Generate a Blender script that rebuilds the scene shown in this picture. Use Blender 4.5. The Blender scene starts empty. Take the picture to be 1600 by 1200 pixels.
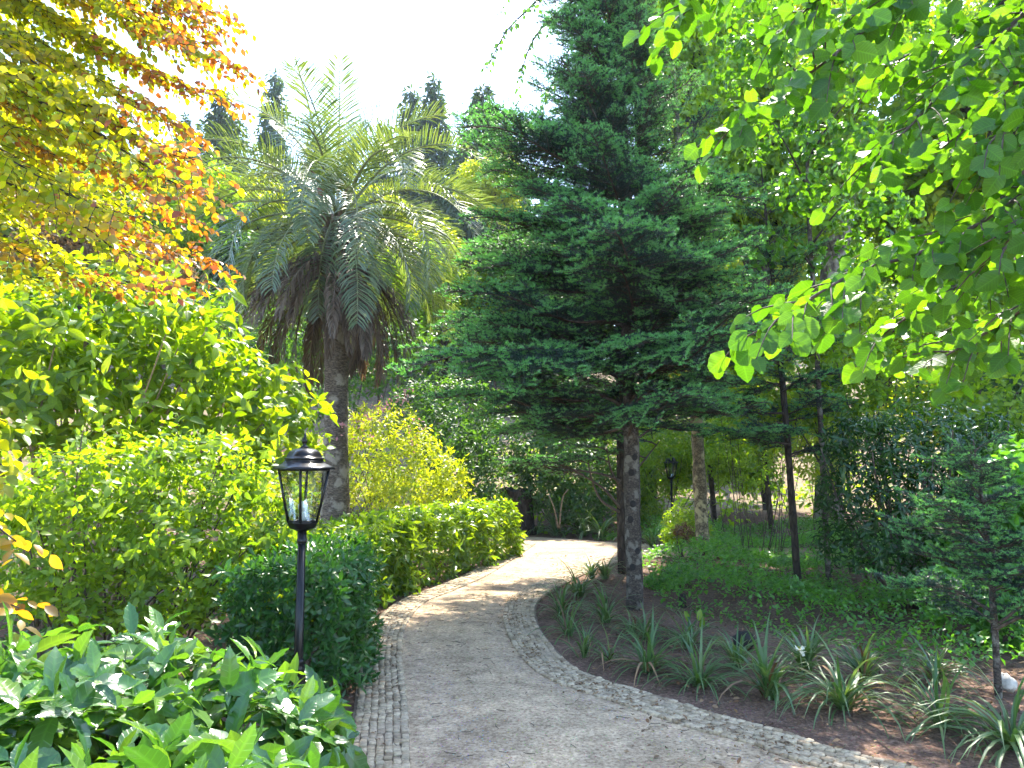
import bpy, math, random
import numpy as np
from mathutils import Matrix, Vector

PI = math.pi
R = math.radians
scene = bpy.context.scene

# ------------------------------------------------------------------ camera
FPX, CX, CY, HOR, EYE = 1155.0, 800.0, 600.0, 720.0, 1.6
PITCH = math.atan((HOR - CY) / FPX)
cam = bpy.data.objects.new('camera', bpy.data.cameras.new('camera'))
scene.collection.objects.link(cam)
cam.location = (0, 0, EYE)
cam.rotation_euler = (PI / 2 + PITCH, 0, 0)
cam.data.sensor_width = 36.0
cam.data.lens = FPX / 1600 * 36
cam.data.clip_start = 0.05
cam.data.clip_end = 3000
scene.camera = cam
scene.render.resolution_x, scene.render.resolution_y = 1024, 768

# ------------------------------------------------------------------ sky and sun
SUN_EL, SUN_AZ = R(53), R(14)          # azimuth measured from +Y towards +X
world = bpy.data.worlds.new('World')
scene.world = world
world.use_nodes = True
wn = world.node_tree
sky = wn.nodes.new('ShaderNodeTexSky')
sky.sky_type = 'NISHITA'
sky.sun_disc = False
sky.sun_elevation = SUN_EL
sky.sun_rotation = SUN_AZ
sky.air_density = 1.0
sky.dust_density = 0.5
sky.ozone_density = 1.2
bg = wn.nodes['Background']
bg.inputs['Strength'].default_value = 0.15
wn.links.new(sky.outputs[0], bg.inputs['Color'])
sd = bpy.data.lights.new('sun', 'SUN')
sd.energy = 3.0
sd.angle = R(0.53)
sd.color = (1.0, 0.93, 0.80)
sun = bpy.data.objects.new('sun', sd)
scene.collection.objects.link(sun)
SUNV = Vector((math.sin(SUN_AZ) * math.cos(SUN_EL), math.cos(SUN_AZ) * math.cos(SUN_EL), math.sin(SUN_EL)))
sun.rotation_euler = SUNV.to_track_quat('Z', 'Y').to_euler()
sun.location = (5, 20, 30)

scene.view_settings.view_transform = 'Standard'
scene.view_settings.look = 'None'
scene.view_settings.exposure = 2.75
scene.view_settings.gamma = 1.0
scene.view_settings.use_curve_mapping = False
scene.cycles.adaptive_threshold = .02
scene.cycles.max_bounces = 6
scene.cycles.diffuse_bounces = 3
scene.cycles.glossy_bounces = 2
scene.cycles.transmission_bounces = 4
scene.cycles.transparent_max_bounces = 8
scene.cycles.caustics_reflective = False
scene.cycles.caustics_refractive = False

# ------------------------------------------------------------------ helpers
rng = np.random.default_rng(11)
random.seed(11)
SP, CP = math.sin(PITCH), math.cos(PITCH)


def ray(px, py):
    u, v = (px - CX) / FPX, (CY - py) / FPX
    return np.array([u, CP - v * SP, SP + v * CP])


def at(px, py, depth):
    """world point at forward distance `depth` that shows at photo pixel px, py"""
    d = ray(px, py)
    return d * (depth / d[1]) + np.array([0, 0, EYE])


def gnd(px, py, z=0.0):
    d = ray(px, py)
    return d * ((z - EYE) / d[2]) + np.array([0, 0, EYE])


def norm(a):
    a = np.asarray(a, float)
    return a / np.maximum(np.linalg.norm(a, axis=-1, keepdims=True), 1e-9)


def smooth(pts, n):
    """Catmull-Rom through pts, n samples, roughly even in length"""
    p = np.asarray(pts, float)
    p = np.vstack([2 * p[0] - p[1], p, 2 * p[-1] - p[-2]])
    out = []
    for i in range(1, len(p) - 2):
        for t in np.linspace(0, 1, 24, endpoint=False):
            a, b, c, d = p[i - 1], p[i], p[i + 1], p[i + 2]
            out.append(.5 * (2 * b + (c - a) * t + (2 * a - 5 * b + 4 * c - d) * t * t + (3 * b - a - 3 * c + d) * t ** 3))
    out.append(p[-2])
    out = np.array(out)
    L = np.concatenate([[0], np.cumsum(np.linalg.norm(np.diff(out, axis=0), axis=1))])
    s = np.linspace(0, L[-1], n)
    return np.stack([np.interp(s, L, out[:, k]) for k in range(out.shape[1])], 1)


class MB:
    """collects triangles; build() links them as one mesh object"""

    def __init__(self):
        self.V, self.F, self.U, self.M, self.n = [], [], [], [], 0

    def add(self, V, F, uv=None, mat=0):
        V = np.asarray(V, float).reshape(-1, 3)
        F = np.asarray(F, int)
        if F.ndim == 2 and F.shape[1] == 4:
            F = np.vstack([F[:, [0, 1, 2]], F[:, [0, 2, 3]]])
        self.V.append(V)
        self.F.append(F + self.n)
        self.U.append(np.zeros((len(V), 2)) if uv is None else np.asarray(uv, float))
        self.M.append(np.full(len(F), mat) if np.isscalar(mat) else np.asarray(mat))
        self.n += len(V)
        return self

    def tube(self, pts, rad, sides=6, mat=0, cap=True):
        p = np.asarray(pts, float)
        n = len(p)
        r = np.full(n, rad) if np.isscalar(rad) else np.asarray(rad, float)
        t = norm(np.gradient(p, axis=0))
        ref = np.array([0, 0, 1.0]) if abs(t[0, 2]) < .9 else np.array([1.0, 0, 0])
        V = []
        u = norm(np.cross(ref, t[0]))
        for i in range(n):
            u = norm(u - t[i] * np.dot(u, t[i]))
            w = np.cross(t[i], u)
            a = np.arange(sides) * 2 * PI / sides
            V.append(p[i] + r[i] * (np.cos(a)[:, None] * u + np.sin(a)[:, None] * w))
        V = np.vstack(V)
        F = []
        for i in range(n - 1):
            for j in range(sides):
                k = (j + 1) % sides
                F.append((i * sides + j, i * sides + k, (i + 1) * sides + k, (i + 1) * sides + j))
        F = np.array(F)
        F = np.vstack([F[:, [0, 1, 2]], F[:, [0, 2, 3]]])
        if cap:
            b = (n - 1) * sides
            ex = [(b, b + j, b + j + 1) for j in range(1, sides - 1)] + [(0, j + 1, j) for j in range(1, sides - 1)]
            F = np.vstack([F, ex])
        return self.add(V, F, None, mat)

    def rings(self, rings, mat=0, cap=True):
        """skin over rings of equal vertex count"""
        s = len(rings[0])
        V = np.vstack(rings)
        F = []
        for i in range(len(rings) - 1):
            for j in range(s):
                k = (j + 1) % s
                F.append((i * s + j, i * s + k, (i + 1) * s + k, (i + 1) * s + j))
        F = np.array(F)
        F = np.vstack([F[:, [0, 1, 2]], F[:, [0, 2, 3]]])
        if cap:
            b = (len(rings) - 1) * s
            F = np.vstack([F, [(b, b + j, b + j + 1) for j in range(1, s - 1)] + [(0, j + 1, j) for j in range(1, s - 1)]])
        return self.add(V, F, None, mat)

    def scatter(self, T, Mx, t, mat=0):
        """copies of template T=(V,F,uv) under 3x3 matrices Mx and offsets t"""
        if len(t) == 0:
            return self
        V, F, U = T
        k, n = len(t), len(V)
        W = np.einsum('kij,nj->kni', Mx, V) + t[:, None, :]
        FF = (F[None] + (np.arange(k) * n)[:, None, None]).reshape(-1, 3)
        if not np.isscalar(mat):
            mat = np.repeat(mat, len(F))
        return self.add(W.reshape(-1, 3), FF, np.tile(U, (k, 1)), mat)

    def mesh(self, name, mats, shade=False):
        me = bpy.data.meshes.new(name)
        V, F, U, M = np.vstack(self.V), np.vstack(self.F), np.vstack(self.U), np.concatenate(self.M)
        me.vertices.add(len(V))
        me.vertices.foreach_set('co', V.astype(np.float32).ravel())
        me.loops.add(F.size)
        me.loops.foreach_set('vertex_index', F.astype(np.int32).ravel())
        me.polygons.add(len(F))
        me.polygons.foreach_set('loop_start', np.arange(0, F.size, 3, dtype=np.int32))
        me.polygons.foreach_set('loop_total', np.full(len(F), 3, dtype=np.int32))
        me.polygons.foreach_set('material_index', M.astype(np.int32))
        if shade:
            me.polygons.foreach_set('use_smooth', np.ones(len(F), dtype=bool))
        uv = me.uv_layers.new(name='UVMap')
        uv.data.foreach_set('uv', U[F.ravel()].astype(np.float32).ravel())
        for m in (mats if isinstance(mats, (list, tuple)) else [mats]):
            me.materials.append(m)
        me.update(calc_edges=True)
        return me

    def build(self, name, mats, parent=None, shade=False):
        """geometry is given in world coordinates; the parent Empty only translates"""
        if parent is not None:
            b = base_of(parent)
            self.V = [v - b for v in self.V]
        return link(name, self.mesh(name, mats, shade), parent)


def base_of(o):
    b = np.zeros(3)
    while o is not None:
        b = b + np.array(o.location)
        o = o.parent
    return b


def link(name, me, parent=None):
    o = bpy.data.objects.new(name, me)
    scene.collection.objects.link(o)
    if parent is not None:
        o.parent = parent
    return o


def tag(o, label=None, cat=None, group=None, kind=None):
    if label: o['label'] = label
    if cat: o['category'] = cat
    if group: o['group'] = group
    if kind: o['kind'] = kind
    return o


def thing(name, loc, label, cat, group=None):
    o = link(name, None)
    o.location = tuple(float(c) for c in loc)
    o.empty_display_size = .2
    return tag(o, label, cat, group)


# ------------------------------------------------------------------ materials
def mat_new(name):
    m = bpy.data.materials.new(name)
    m.use_nodes = True
    nt = m.node_tree
    for n in list(nt.nodes):
        nt.nodes.remove(n)
    out = nt.nodes.new('ShaderNodeOutputMaterial')
    return m, nt, out


def N(nt, typ, **kw):
    n = nt.nodes.new('ShaderNode' + typ)
    for k, v in kw.items():
        if k in n.inputs:
            n.inputs[k].default_value = v
        else:
            setattr(n, k, v)
    return n


def ramp(nt, fac, stops):
    r = nt.nodes.new('ShaderNodeValToRGB')
    el = r.color_ramp.elements
    while len(el) < len(stops):
        el.new(.5)
    for e, (p, c) in zip(el, stops):
        e.position = p
        e.color = (*c, 1)
    nt.links.new(fac, r.inputs[0])
    return r.outputs[0]


def mixc(nt, fac, a, b, mode='MIX'):
    n = nt.nodes.new('ShaderNodeMix')
    n.data_type = 'RGBA'
    n.blend_type = mode
    for sock, v in ((n.inputs[0], fac), (n.inputs[6], a), (n.inputs[7], b)):
        if isinstance(v, (int, float)):
            sock.default_value = v
        elif isinstance(v, tuple):
            sock.default_value = (*v, 1) if len(v) == 3 else v
        else:
            nt.links.new(v, sock)
    return n.outputs[2]


def mathn(nt, op, a, b=0.0):
    n = nt.nodes.new('ShaderNodeMath')
    n.operation = op
    for s, v in zip(n.inputs, (a, b)):
        if isinstance(v, (int, float)):
            s.default_value = v
        else:
            nt.links.new(v, s)
    return n.outputs[0]


def leaf_mat(name, cols, trans=.45, tint=(1.35, 1.45, .55), rough=.38, vein=0., spec=.5, patch=None, patch_scale=1.2):
    """cols: list of leaf colours picked at random per leaf; light shines through by `trans`"""
    m, nt, out = mat_new(name)
    geo = N(nt, 'NewGeometry')
    oi = N(nt, 'ObjectInfo')
    rnd = mathn(nt, 'FRACT', mathn(nt, 'ADD', geo.outputs['Random Per Island'], oi.outputs['Random']))
    n = len(cols)
    col = ramp(nt, rnd, [(i / (n - 1), c) for i, c in enumerate(cols)])
    if patch is not None:
        nz = N(nt, 'TexNoise', Scale=patch_scale, Detail=2.0)
        nt.links.new(geo.outputs['Position'], nz.inputs['Vector'])
        f = ramp(nt, nz.outputs[0], [(.48, (0, 0, 0)), (.64, (1, 1, 1))])
        col2 = ramp(nt, rnd, [(i / (len(patch) - 1), c) for i, c in enumerate(patch)])
        col = mixc(nt, f, col, col2)
    if vein:
        uv = N(nt, 'UVMap')
        sx = N(nt, 'SeparateXYZ')
        nt.links.new(uv.outputs[0], sx.inputs[0])
        ab = mathn(nt, 'ABSOLUTE', sx.outputs[1])
        w = nt.nodes.new('ShaderNodeMath')
        w.operation = 'SINE'
        nt.links.new(mathn(nt, 'MULTIPLY', mathn(nt, 'SUBTRACT', sx.outputs[0], mathn(nt, 'MULTIPLY', ab, .55)), 46.), w.inputs[0])
        side = ramp(nt, w.outputs[0], [(.86, (0, 0, 0)), (1., (1, 1, 1))])
        mid = ramp(nt, ab, [(.0, (1, 1, 1)), (.045, (0, 0, 0))])
        vv = mixc(nt, 1., side, mid, 'LIGHTEN')
        vf = mathn(nt, 'MULTIPLY', vv, vein)
        light = mixc(nt, 1., col, (1.7, 1.7, 1.5), 'MULTIPLY')
        col = mixc(nt, vf, col, light)
    p = N(nt, 'BsdfPrincipled', Roughness=rough)
    p.inputs['Specular IOR Level'].default_value = spec
    nt.links.new(mixc(nt, 1., col, (.72, .74, .70), 'MULTIPLY'), p.inputs['Base Color'])
    if vein:
        bp = N(nt, 'Bump', Strength=.25, Distance=.004)
        nt.links.new(vv, bp.inputs['Height'])
        nt.links.new(bp.outputs[0], p.inputs['Normal'])
    t = N(nt, 'BsdfTranslucent')
    nt.links.new(mixc(nt, 1., col, tuple(c * k for c, k in zip(tint, (1.3, 1.2, .8))), 'MULTIPLY'), t.inputs['Color'])
    mx = N(nt, 'MixShader')
    mx.inputs[0].default_value = trans
    nt.links.new(p.outputs[0], mx.inputs[1])
    nt.links.new(t.outputs[0], mx.inputs[2])
    nt.links.new(mx.outputs[0], out.inputs[0])
    return m


def bark_mat(name, dark, light, scale=14., stretch=.25, lichen=None, bump=.6, ring=0.):
    m, nt, out = mat_new(name)
    tc = N(nt, 'TexCoord')
    mp = N(nt, 'Mapping')
    mp.inputs['Scale'].default_value = (1, 1, stretch)
    nt.links.new(tc.outputs['Object'], mp.inputs[0])
    n1 = N(nt, 'TexNoise', Scale=scale, Detail=6., Roughness=.65)
    nt.links.new(mp.outputs[0], n1.inputs['Vector'])
    v = N(nt, 'TexVoronoi', Scale=scale * 1.3)
    v.feature = 'DISTANCE_TO_EDGE'
    nt.links.new(mp.outputs[0], v.inputs['Vector'])
    crack = ramp(nt, v.outputs['Distance'], [(0, (0, 0, 0)), (.18, (1, 1, 1))])
    col = ramp(nt, n1.outputs[0], [(.3, dark), (.7, light)])
    col = mixc(nt, .55, col, mixc(nt, 1., col, crack, 'MULTIPLY'))
    if lichen:
        n2 = N(nt, 'TexNoise', Scale=scale * .45, Detail=5.)
        nt.links.new(tc.outputs['Object'], n2.inputs['Vector'])
        col = mixc(nt, ramp(nt, n2.outputs[0], [(.52, (0, 0, 0)), (.6, (1, 1, 1))]), col, lichen)
    p = N(nt, 'BsdfPrincipled', Roughness=.9)
    p.inputs['Specular IOR Level'].default_value = .2
    nt.links.new(col, p.inputs['Base Color'])
    b = N(nt, 'Bump', Strength=bump, Distance=.02)
    nt.links.new(mixc(nt, .5, n1.outputs[0], crack), b.inputs['Height'])
    nt.links.new(b.outputs[0], p.inputs['Normal'])
    nt.links.new(p.outputs[0], out.inputs[0])
    return m


def plain_mat(name, col, rough=.5, metal=0., var=.15, scale=20., bump=0., spec=.5):
    m, nt, out = mat_new(name)
    tc = N(nt, 'TexCoord')
    n1 = N(nt, 'TexNoise', Scale=scale, Detail=4.)
    nt.links.new(tc.outputs['Object'], n1.inputs['Vector'])
    a = tuple(c * (1 - var) for c in col)
    b = tuple(min(1, c * (1 + var)) for c in col)
    p = N(nt, 'BsdfPrincipled', Roughness=rough, Metallic=metal)
    p.inputs['Specular IOR Level'].default_value = spec
    nt.links.new(ramp(nt, n1.outputs[0], [(.35, a), (.65, b)]), p.inputs['Base Color'])
    if bump:
        bp = N(nt, 'Bump', Strength=bump, Distance=.01)
        nt.links.new(n1.outputs[0], bp.inputs['Height'])
        nt.links.new(bp.outputs[0], p.inputs['Normal'])
    nt.links.new(p.outputs[0], out.inputs[0])
    return m


def ground_mat(name, cols, fine=60., coarse=1.2, bump=.5, speck=None, bdist=.012):
    m, nt, out = mat_new(name)
    geo = N(nt, 'NewGeometry')
    n1 = N(nt, 'TexNoise', Scale=fine, Detail=6., Roughness=.7)
    n2 = N(nt, 'TexNoise', Scale=coarse, Detail=4.)
    n3 = N(nt, 'TexNoise', Scale=fine * .22, Detail=5., Roughness=.65)
    for n in (n1, n2, n3):
        nt.links.new(geo.outputs['Position'], n.inputs['Vector'])
    a = ramp(nt, n1.outputs[0], [(.3, cols[0]), (.52, cols[1]), (.75, cols[2])])
    col = mixc(nt, .55, a, mixc(nt, 1., a, ramp(nt, n2.outputs[0], [(.34, (.55, .53, .52)), (.5, (.95, .95, .95)), (.68, (1.3, 1.25, 1.2))]), 'MULTIPLY'))
    col = mixc(nt, .6, col, mixc(nt, 1., col, ramp(nt, n3.outputs[0], [(.32, (.5, .48, .48)), (.6, (1.2, 1.2, 1.2))]), 'MULTIPLY'))
    if speck:
        v = N(nt, 'TexVoronoi', Scale=fine * 1.1)
        nt.links.new(geo.outputs['Position'], v.inputs['Vector'])
        col = mixc(nt, ramp(nt, v.outputs['Distance'], [(.12, (1, 1, 1)), (.24, (0, 0, 0))]), col, mixc(nt, 1., v.outputs['Color'], speck, 'MULTIPLY'))
    p = N(nt, 'BsdfPrincipled', Roughness=.95)
    p.inputs['Specular IOR Level'].default_value = .15
    nt.links.new(col, p.inputs['Base Color'])
    b = N(nt, 'Bump', Strength=bump, Distance=bdist)
    nt.links.new(mixc(nt, .5, n1.outputs[0], n3.outputs[0]), b.inputs['Height'])
    nt.links.new(b.outputs[0], p.inputs['Normal'])
    nt.links.new(p.outputs[0], out.inputs[0])
    return m


def stone_mat(name):
    m, nt, out = mat_new(name)
    geo = N(nt, 'NewGeometry')
    oi = N(nt, 'ObjectInfo')
    rnd = mathn(nt, 'FRACT', mathn(nt, 'ADD', geo.outputs['Random Per Island'], oi.outputs['Random']))
    col = ramp(nt, rnd, [(0, (.22, .155, .095)), (.35, (.37, .28, .18)), (.7, (.47, .365, .25)), (1, (.30, .235, .155))])
    n1 = N(nt, 'TexNoise', Scale=55., Detail=5.)
    n2 = N(nt, 'TexNoise', Scale=2.2, Detail=3.)
    nt.links.new(geo.outputs['Position'], n1.inputs['Vector'])
    nt.links.new(geo.outputs['Position'], n2.inputs['Vector'])
    col = mixc(nt, .7, col, mixc(nt, 1., col, ramp(nt, n1.outputs[0], [(.3, (.55, .53, .5)), (.65, (1.25, 1.25, 1.2))]), 'MULTIPLY'))
    col = mixc(nt, ramp(nt, n2.outputs[0], [(.5, (0, 0, 0)), (.75, (.6, .6, .6))]), col, (.27, .2, .14))
    p = N(nt, 'BsdfPrincipled', Roughness=.85)
    nt.links.new(col, p.inputs['Base Color'])
    b = N(nt, 'Bump', Strength=.4, Distance=.006)
    nt.links.new(n1.outputs[0], b.inputs['Height'])
    nt.links.new(b.outputs[0], p.inputs['Normal'])
    nt.links.new(p.outputs[0], out.inputs[0])
    return m


M = {}
M['gravel'] = ground_mat('gravel_path', [(.17, .112, .068), (.43, .315, .205), (.66, .505, .345)], fine=42., coarse=1.9, bump=.9, speck=(.5, .44, .38))
M['soil'] = ground_mat('bark_soil', [(.045, .028, .02), (.15, .092, .066), (.34, .22, .16)], fine=40., coarse=1.1, bump=1.0, speck=(.30, .21, .16), bdist=.03)
M['bed'] = ground_mat('sand_joint', [(.11, .083, .06), (.21, .165, .12), (.32, .255, .19)], fine=90., coarse=2.5, bump=.5)
M['hillside'] = ground_mat('woodland_floor', [(.09, .065, .04), (.19, .14, .085), (.33, .25, .16)], fine=6., coarse=.25, bump=.6)
M['stone'] = stone_mat('granite_cobble')
M['iron'] = plain_mat('black_painted_iron', (.005, .005, .006), rough=.3, var=.3, scale=60., bump=.04, spec=.28)
M['white_plastic'] = plain_mat('white_bulb', (.82, .82, .80), rough=.25, var=.02)
M['rock'] = plain_mat('pale_rock', (.42, .40, .36), rough=.9, var=.35, scale=18., bump=.5)
M['palm_bark'] = bark_mat('palm_bark', (.08, .062, .048), (.27, .215, .165), scale=9., stretch=3.2, lichen=(.33, .285, .23), bump=.9)
M['fir_bark'] = bark_mat('fir_bark', (.035, .028, .024), (.13, .105, .085), scale=22., stretch=1.6, lichen=(.16, .145, .12), bump=.7)
M['fir_bark_yellow'] = bark_mat('lichen_fir_bark', (.09, .07, .045), (.27, .22, .14), scale=16., stretch=.9, lichen=(.36, .30, .17), bump=.5)
M['dark_bark'] = bark_mat('dark_bark', (.022, .017, .014), (.085, .066, .052), scale=16., stretch=.3, bump=.6)
M['oak_bark'] = bark_mat('old_tree_bark', (.05, .04, .033), (.19, .165, .14), scale=7., stretch=.3, lichen=(.25, .24, .20), bump=1.0)
M['twig'] = plain_mat('twig_bark', (.07, .05, .036), rough=.85, var=.4, scale=30.)
M['pale_twig'] = plain_mat('pale_twig_bark', (.22, .15, .09), rough=.8, var=.3, scale=30.)
M['knot'] = plain_mat('branch_scar', (.014, .011, .010), rough=.95, var=.3, scale=40., bump=.5)
M['litter'] = leaf_mat('dry_litter', [(.08, .045, .03), (.20, .10, .055), (.36, .22, .13), (.15, .09, .06)], trans=.1, rough=.8, spec=.2)

m, nt, out = mat_new('clear_glass')
tr = N(nt, 'BsdfTransparent')
tr.inputs[0].default_value = (.94, .96, .95, 1)
gl = N(nt, 'BsdfGlossy', Roughness=.03)
lw = N(nt, 'Fresnel', IOR=1.45)
mx = N(nt, 'MixShader')
nt.links.new(mathn(nt, 'ADD', mathn(nt, 'MULTIPLY', lw.outputs[0], .4), .005), mx.inputs[0])
nt.links.new(tr.outputs[0], mx.inputs[1])
nt.links.new(gl.outputs[0], mx.inputs[2])
nt.links.new(mx.outputs[0], out.inputs[0])
M['glass'] = m

YG = (1.9, 2.0, .55)
M['aucuba'] = leaf_mat('aucuba_leaf', [(.028, .085, .022), (.05, .14, .03), (.085, .20, .035), (.11, .20, .035), (.035, .11, .035)], trans=.28, tint=(2.0, 2.1, .7), rough=.27, vein=.45, spec=.75)
M['pitto'] = leaf_mat('glossy_hedge_leaf', [(.018, .07, .018), (.03, .105, .022), (.05, .15, .03), (.025, .085, .026)], trans=.26, tint=YG, rough=.34, spec=.4)
M['laurel'] = leaf_mat('laurel_leaf', [(.055, .13, .016), (.11, .21, .02), (.18, .29, .025), (.075, .16, .02)], trans=.46, tint=(2.1, 1.9, .45), rough=.3, spec=.6)
M['bigleaf'] = leaf_mat('broad_shrub_leaf', [(.06, .135, .013), (.12, .225, .017), (.20, .31, .02), (.08, .17, .018)], trans=.55, tint=(2.2, 1.9, .35), rough=.38, vein=.35)
M['roseleaf'] = leaf_mat('light_shrub_leaf', [(.08, .16, .016), (.15, .25, .02), (.23, .33, .022), (.10, .19, .026)], trans=.5, tint=(1.9, 1.9, .5), rough=.4)
M['yellowleaf'] = leaf_mat('yellow_green_leaf', [(.16, .25, .018), (.26, .35, .022), (.34, .42, .035), (.19, .29, .018)], trans=.45, tint=(1.9, 1.7, .5), rough=.45)
M['beech'] = leaf_mat('copper_beech_leaf', [(.13, .20, .012), (.22, .30, .018), (.34, .36, .022), (.15, .22, .018)], trans=.55, tint=(2.2, 2.0, .4), rough=.36,
                      patch=[(.13, .06, .03), (.26, .10, .035), (.33, .19, .04), (.20, .07, .05)], patch_scale=.85)
M['beech_copper'] = leaf_mat('young_copper_leaf', [(.20, .06, .035), (.33, .13, .03), (.40, .24, .03), (.22, .07, .06)], trans=.48, tint=(1.8, 1.4, .5), rough=.36)
M['linden'] = leaf_mat('linden_leaf', [(.03, .10, .012), (.055, .155, .016), (.10, .235, .022), (.045, .13, .016)], trans=.46, tint=(1.9, 1.8, .45), rough=.42, vein=.7, spec=.4)
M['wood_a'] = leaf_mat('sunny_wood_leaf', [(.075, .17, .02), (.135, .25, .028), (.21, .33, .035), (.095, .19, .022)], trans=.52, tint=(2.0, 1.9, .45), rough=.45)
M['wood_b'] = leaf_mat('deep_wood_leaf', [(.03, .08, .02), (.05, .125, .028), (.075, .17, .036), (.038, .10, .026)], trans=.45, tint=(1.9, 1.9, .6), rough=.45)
M['wood_c'] = leaf_mat('brown_wood_leaf', [(.10, .075, .05), (.17, .12, .08), (.22, .19, .07), (.13, .09, .07)], trans=.4, tint=(1.5, 1.2, .8), rough=.5)
M['rhodo'] = leaf_mat('rhododendron_leaf', [(.014, .048, .014), (.026, .078, .02), (.045, .115, .028), (.018, .06, .018)], trans=.25, tint=YG, rough=.26, spec=.4)
M['ivy'] = leaf_mat('ground_cover_leaf', [(.05, .155, .028), (.085, .235, .042), (.13, .31, .055), (.06, .18, .04)], trans=.4, tint=YG, rough=.38)
M['strap'] = leaf_mat('strap_leaf', [(.05, .12, .04), (.085, .17, .06), (.16, .24, .11), (.065, .14, .045)], trans=.3, tint=(1.7, 1.7, .7), rough=.4)
M['palm'] = leaf_mat('palm_leaflet', [(.07, .12, .075), (.115, .175, .105), (.18, .235, .15), (.09, .14, .09)], trans=.28, tint=(1.8, 1.8, .5), rough=.36, spec=.6)
M['dead_palm'] = leaf_mat('dead_palm_leaflet', [(.085, .06, .048), (.15, .108, .085), (.22, .165, .13), (.11, .08, .065)], trans=.15, tint=(1.4, 1.1, .7), rough=.7, spec=.2)
M['rachis'] = plain_mat('palm_stalk', (.17, .18, .08), rough=.5, var=.3)
M['dead_rachis'] = plain_mat('dead_palm_stalk', (.13, .085, .06), rough=.8, var=.3)
M['needle'] = leaf_mat('fir_needle', [(.009, .027, .028), (.015, .042, .040), (.025, .062, .052), (.012, .034, .034)], trans=.22, tint=(1.6, 1.9, .7), rough=.4)
M['new_needle'] = leaf_mat('fresh_fir_needle', [(.075, .235, .10), (.11, .31, .13), (.16, .39, .15), (.09, .265, .11)], trans=.3, tint=(1.6, 1.8, .6), rough=.45)
M['far_needle'] = leaf_mat('far_conifer_needle', [(.025, .05, .03), (.04, .075, .04), (.055, .10, .05), (.03, .06, .04)], trans=.25, tint=YG, rough=.6)
M['pink'] = leaf_mat('pink_petal', [(.62, .28, .38), (.74, .40, .48), (.68, .33, .42), (.78, .5, .55)], trans=.4, tint=(1.1, .9, .9), rough=.6)
M['white_petal'] = leaf_mat('white_petal', [(.7, .7, .66), (.8, .8, .76)], trans=.3, tint=(1, 1, 1), rough=.6)
M['spathe'] = plain_mat('palm_spathe', (.16, .06, .035), rough=.6, var=.3)


# ------------------------------------------------------------------ leaf templates
def leaf_t(W=.4, n=4, a=.85, b=.9, fold=.25, curl=.25, serr=0., heart=0., wav=0.):
    """leaf of length 1 along +X, normal +Z"""
    V, U, F = [(0, 0, 0)], [(0, 0)], []
    prev = None
    for i in range(n + 1):
        t = i / n
        w = W / 2 * math.sin(PI * min(1, max(0, t)) ** a) ** b if 0 < t < 1 else 0
        if heart and t == 0:
            w = W * .26
        x, z = t, -curl * t * t
        c = len(V)
        if w > 1e-4:
            dx = -heart * .14 if t == 0 else 0
            so = serr * (1 if i % 2 else -.4)
            V += [(x, 0, z), (x + dx + so * .3, w * (1 + so), z + w * fold + wav * math.sin(i * 2.1)), (x + dx + so * .3, -w * (1 + so), z + w * fold - wav * math.sin(i * 2.1 + 1))]
            U += [(t, 0), (t, w), (t, -w)]
            cur = (c, c + 1, c + 2)
        else:
            V.append((x, 0, z))
            U.append((t, 0))
            cur = (c, c, c)
        if prev is not None:
            for s in (1, 2):
                q = (prev[0], cur[0], cur[s], prev[s]) if s == 1 else (prev[0], prev[s], cur[s], cur[0])
                q = list(dict.fromkeys(q))
                if len(q) == 4:
                    F += [(q[0], q[1], q[2]), (q[0], q[2], q[3])]
                elif len(q) == 3:
                    F.append(tuple(q))
        prev = cur
    return np.array(V, float), np.array(F, int), np.array(U, float)


def strap_t(L=1., W=.045, n=6, lift=1.1, droop=1.5, fold=.3):
    """grass-like blade that rises and arches over; length about 1, in the XZ plane"""
    V, U, F = [], [], []
    x = z = 0.
    for i in range(n + 1):
        t = i / n
        ang = lift - droop * t * t ** .35
        if i:
            x += math.cos(ang) * L / n
            z += math.sin(ang) * L / n
        w = W / 2 * (1 - t ** 2.4) * (.7 + .9 * t * (1 - t) * 2) + .0015
        V += [(x, w, z + w * fold), (x, 0, z), (x, -w, z + w * fold)]
        U += [(t, 1), (t, 0), (t, -1)]
        if i:
            k = len(V) - 6
            F += [(k, k + 1, k + 4), (k, k + 4, k + 3), (k + 1, k + 2, k + 5), (k + 1, k + 5, k + 4)]
    return np.array(V), np.array(F), np.array(U)


def frames(axis, nrm, size):
    """3x3 matrices whose X is the leaf axis and Z its normal"""
    a = norm(axis)
    n = norm(nrm - a * np.sum(nrm * a, 1, keepdims=True))
    s = np.cross(n, a)
    Mx = np.stack([a, s, n], 2)
    return Mx * np.asarray(size)[:, None, None]


def rv(n):
    return norm(rng.normal(size=(n, 3)))


UP = np.array([0, 0, 1.0])


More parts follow.
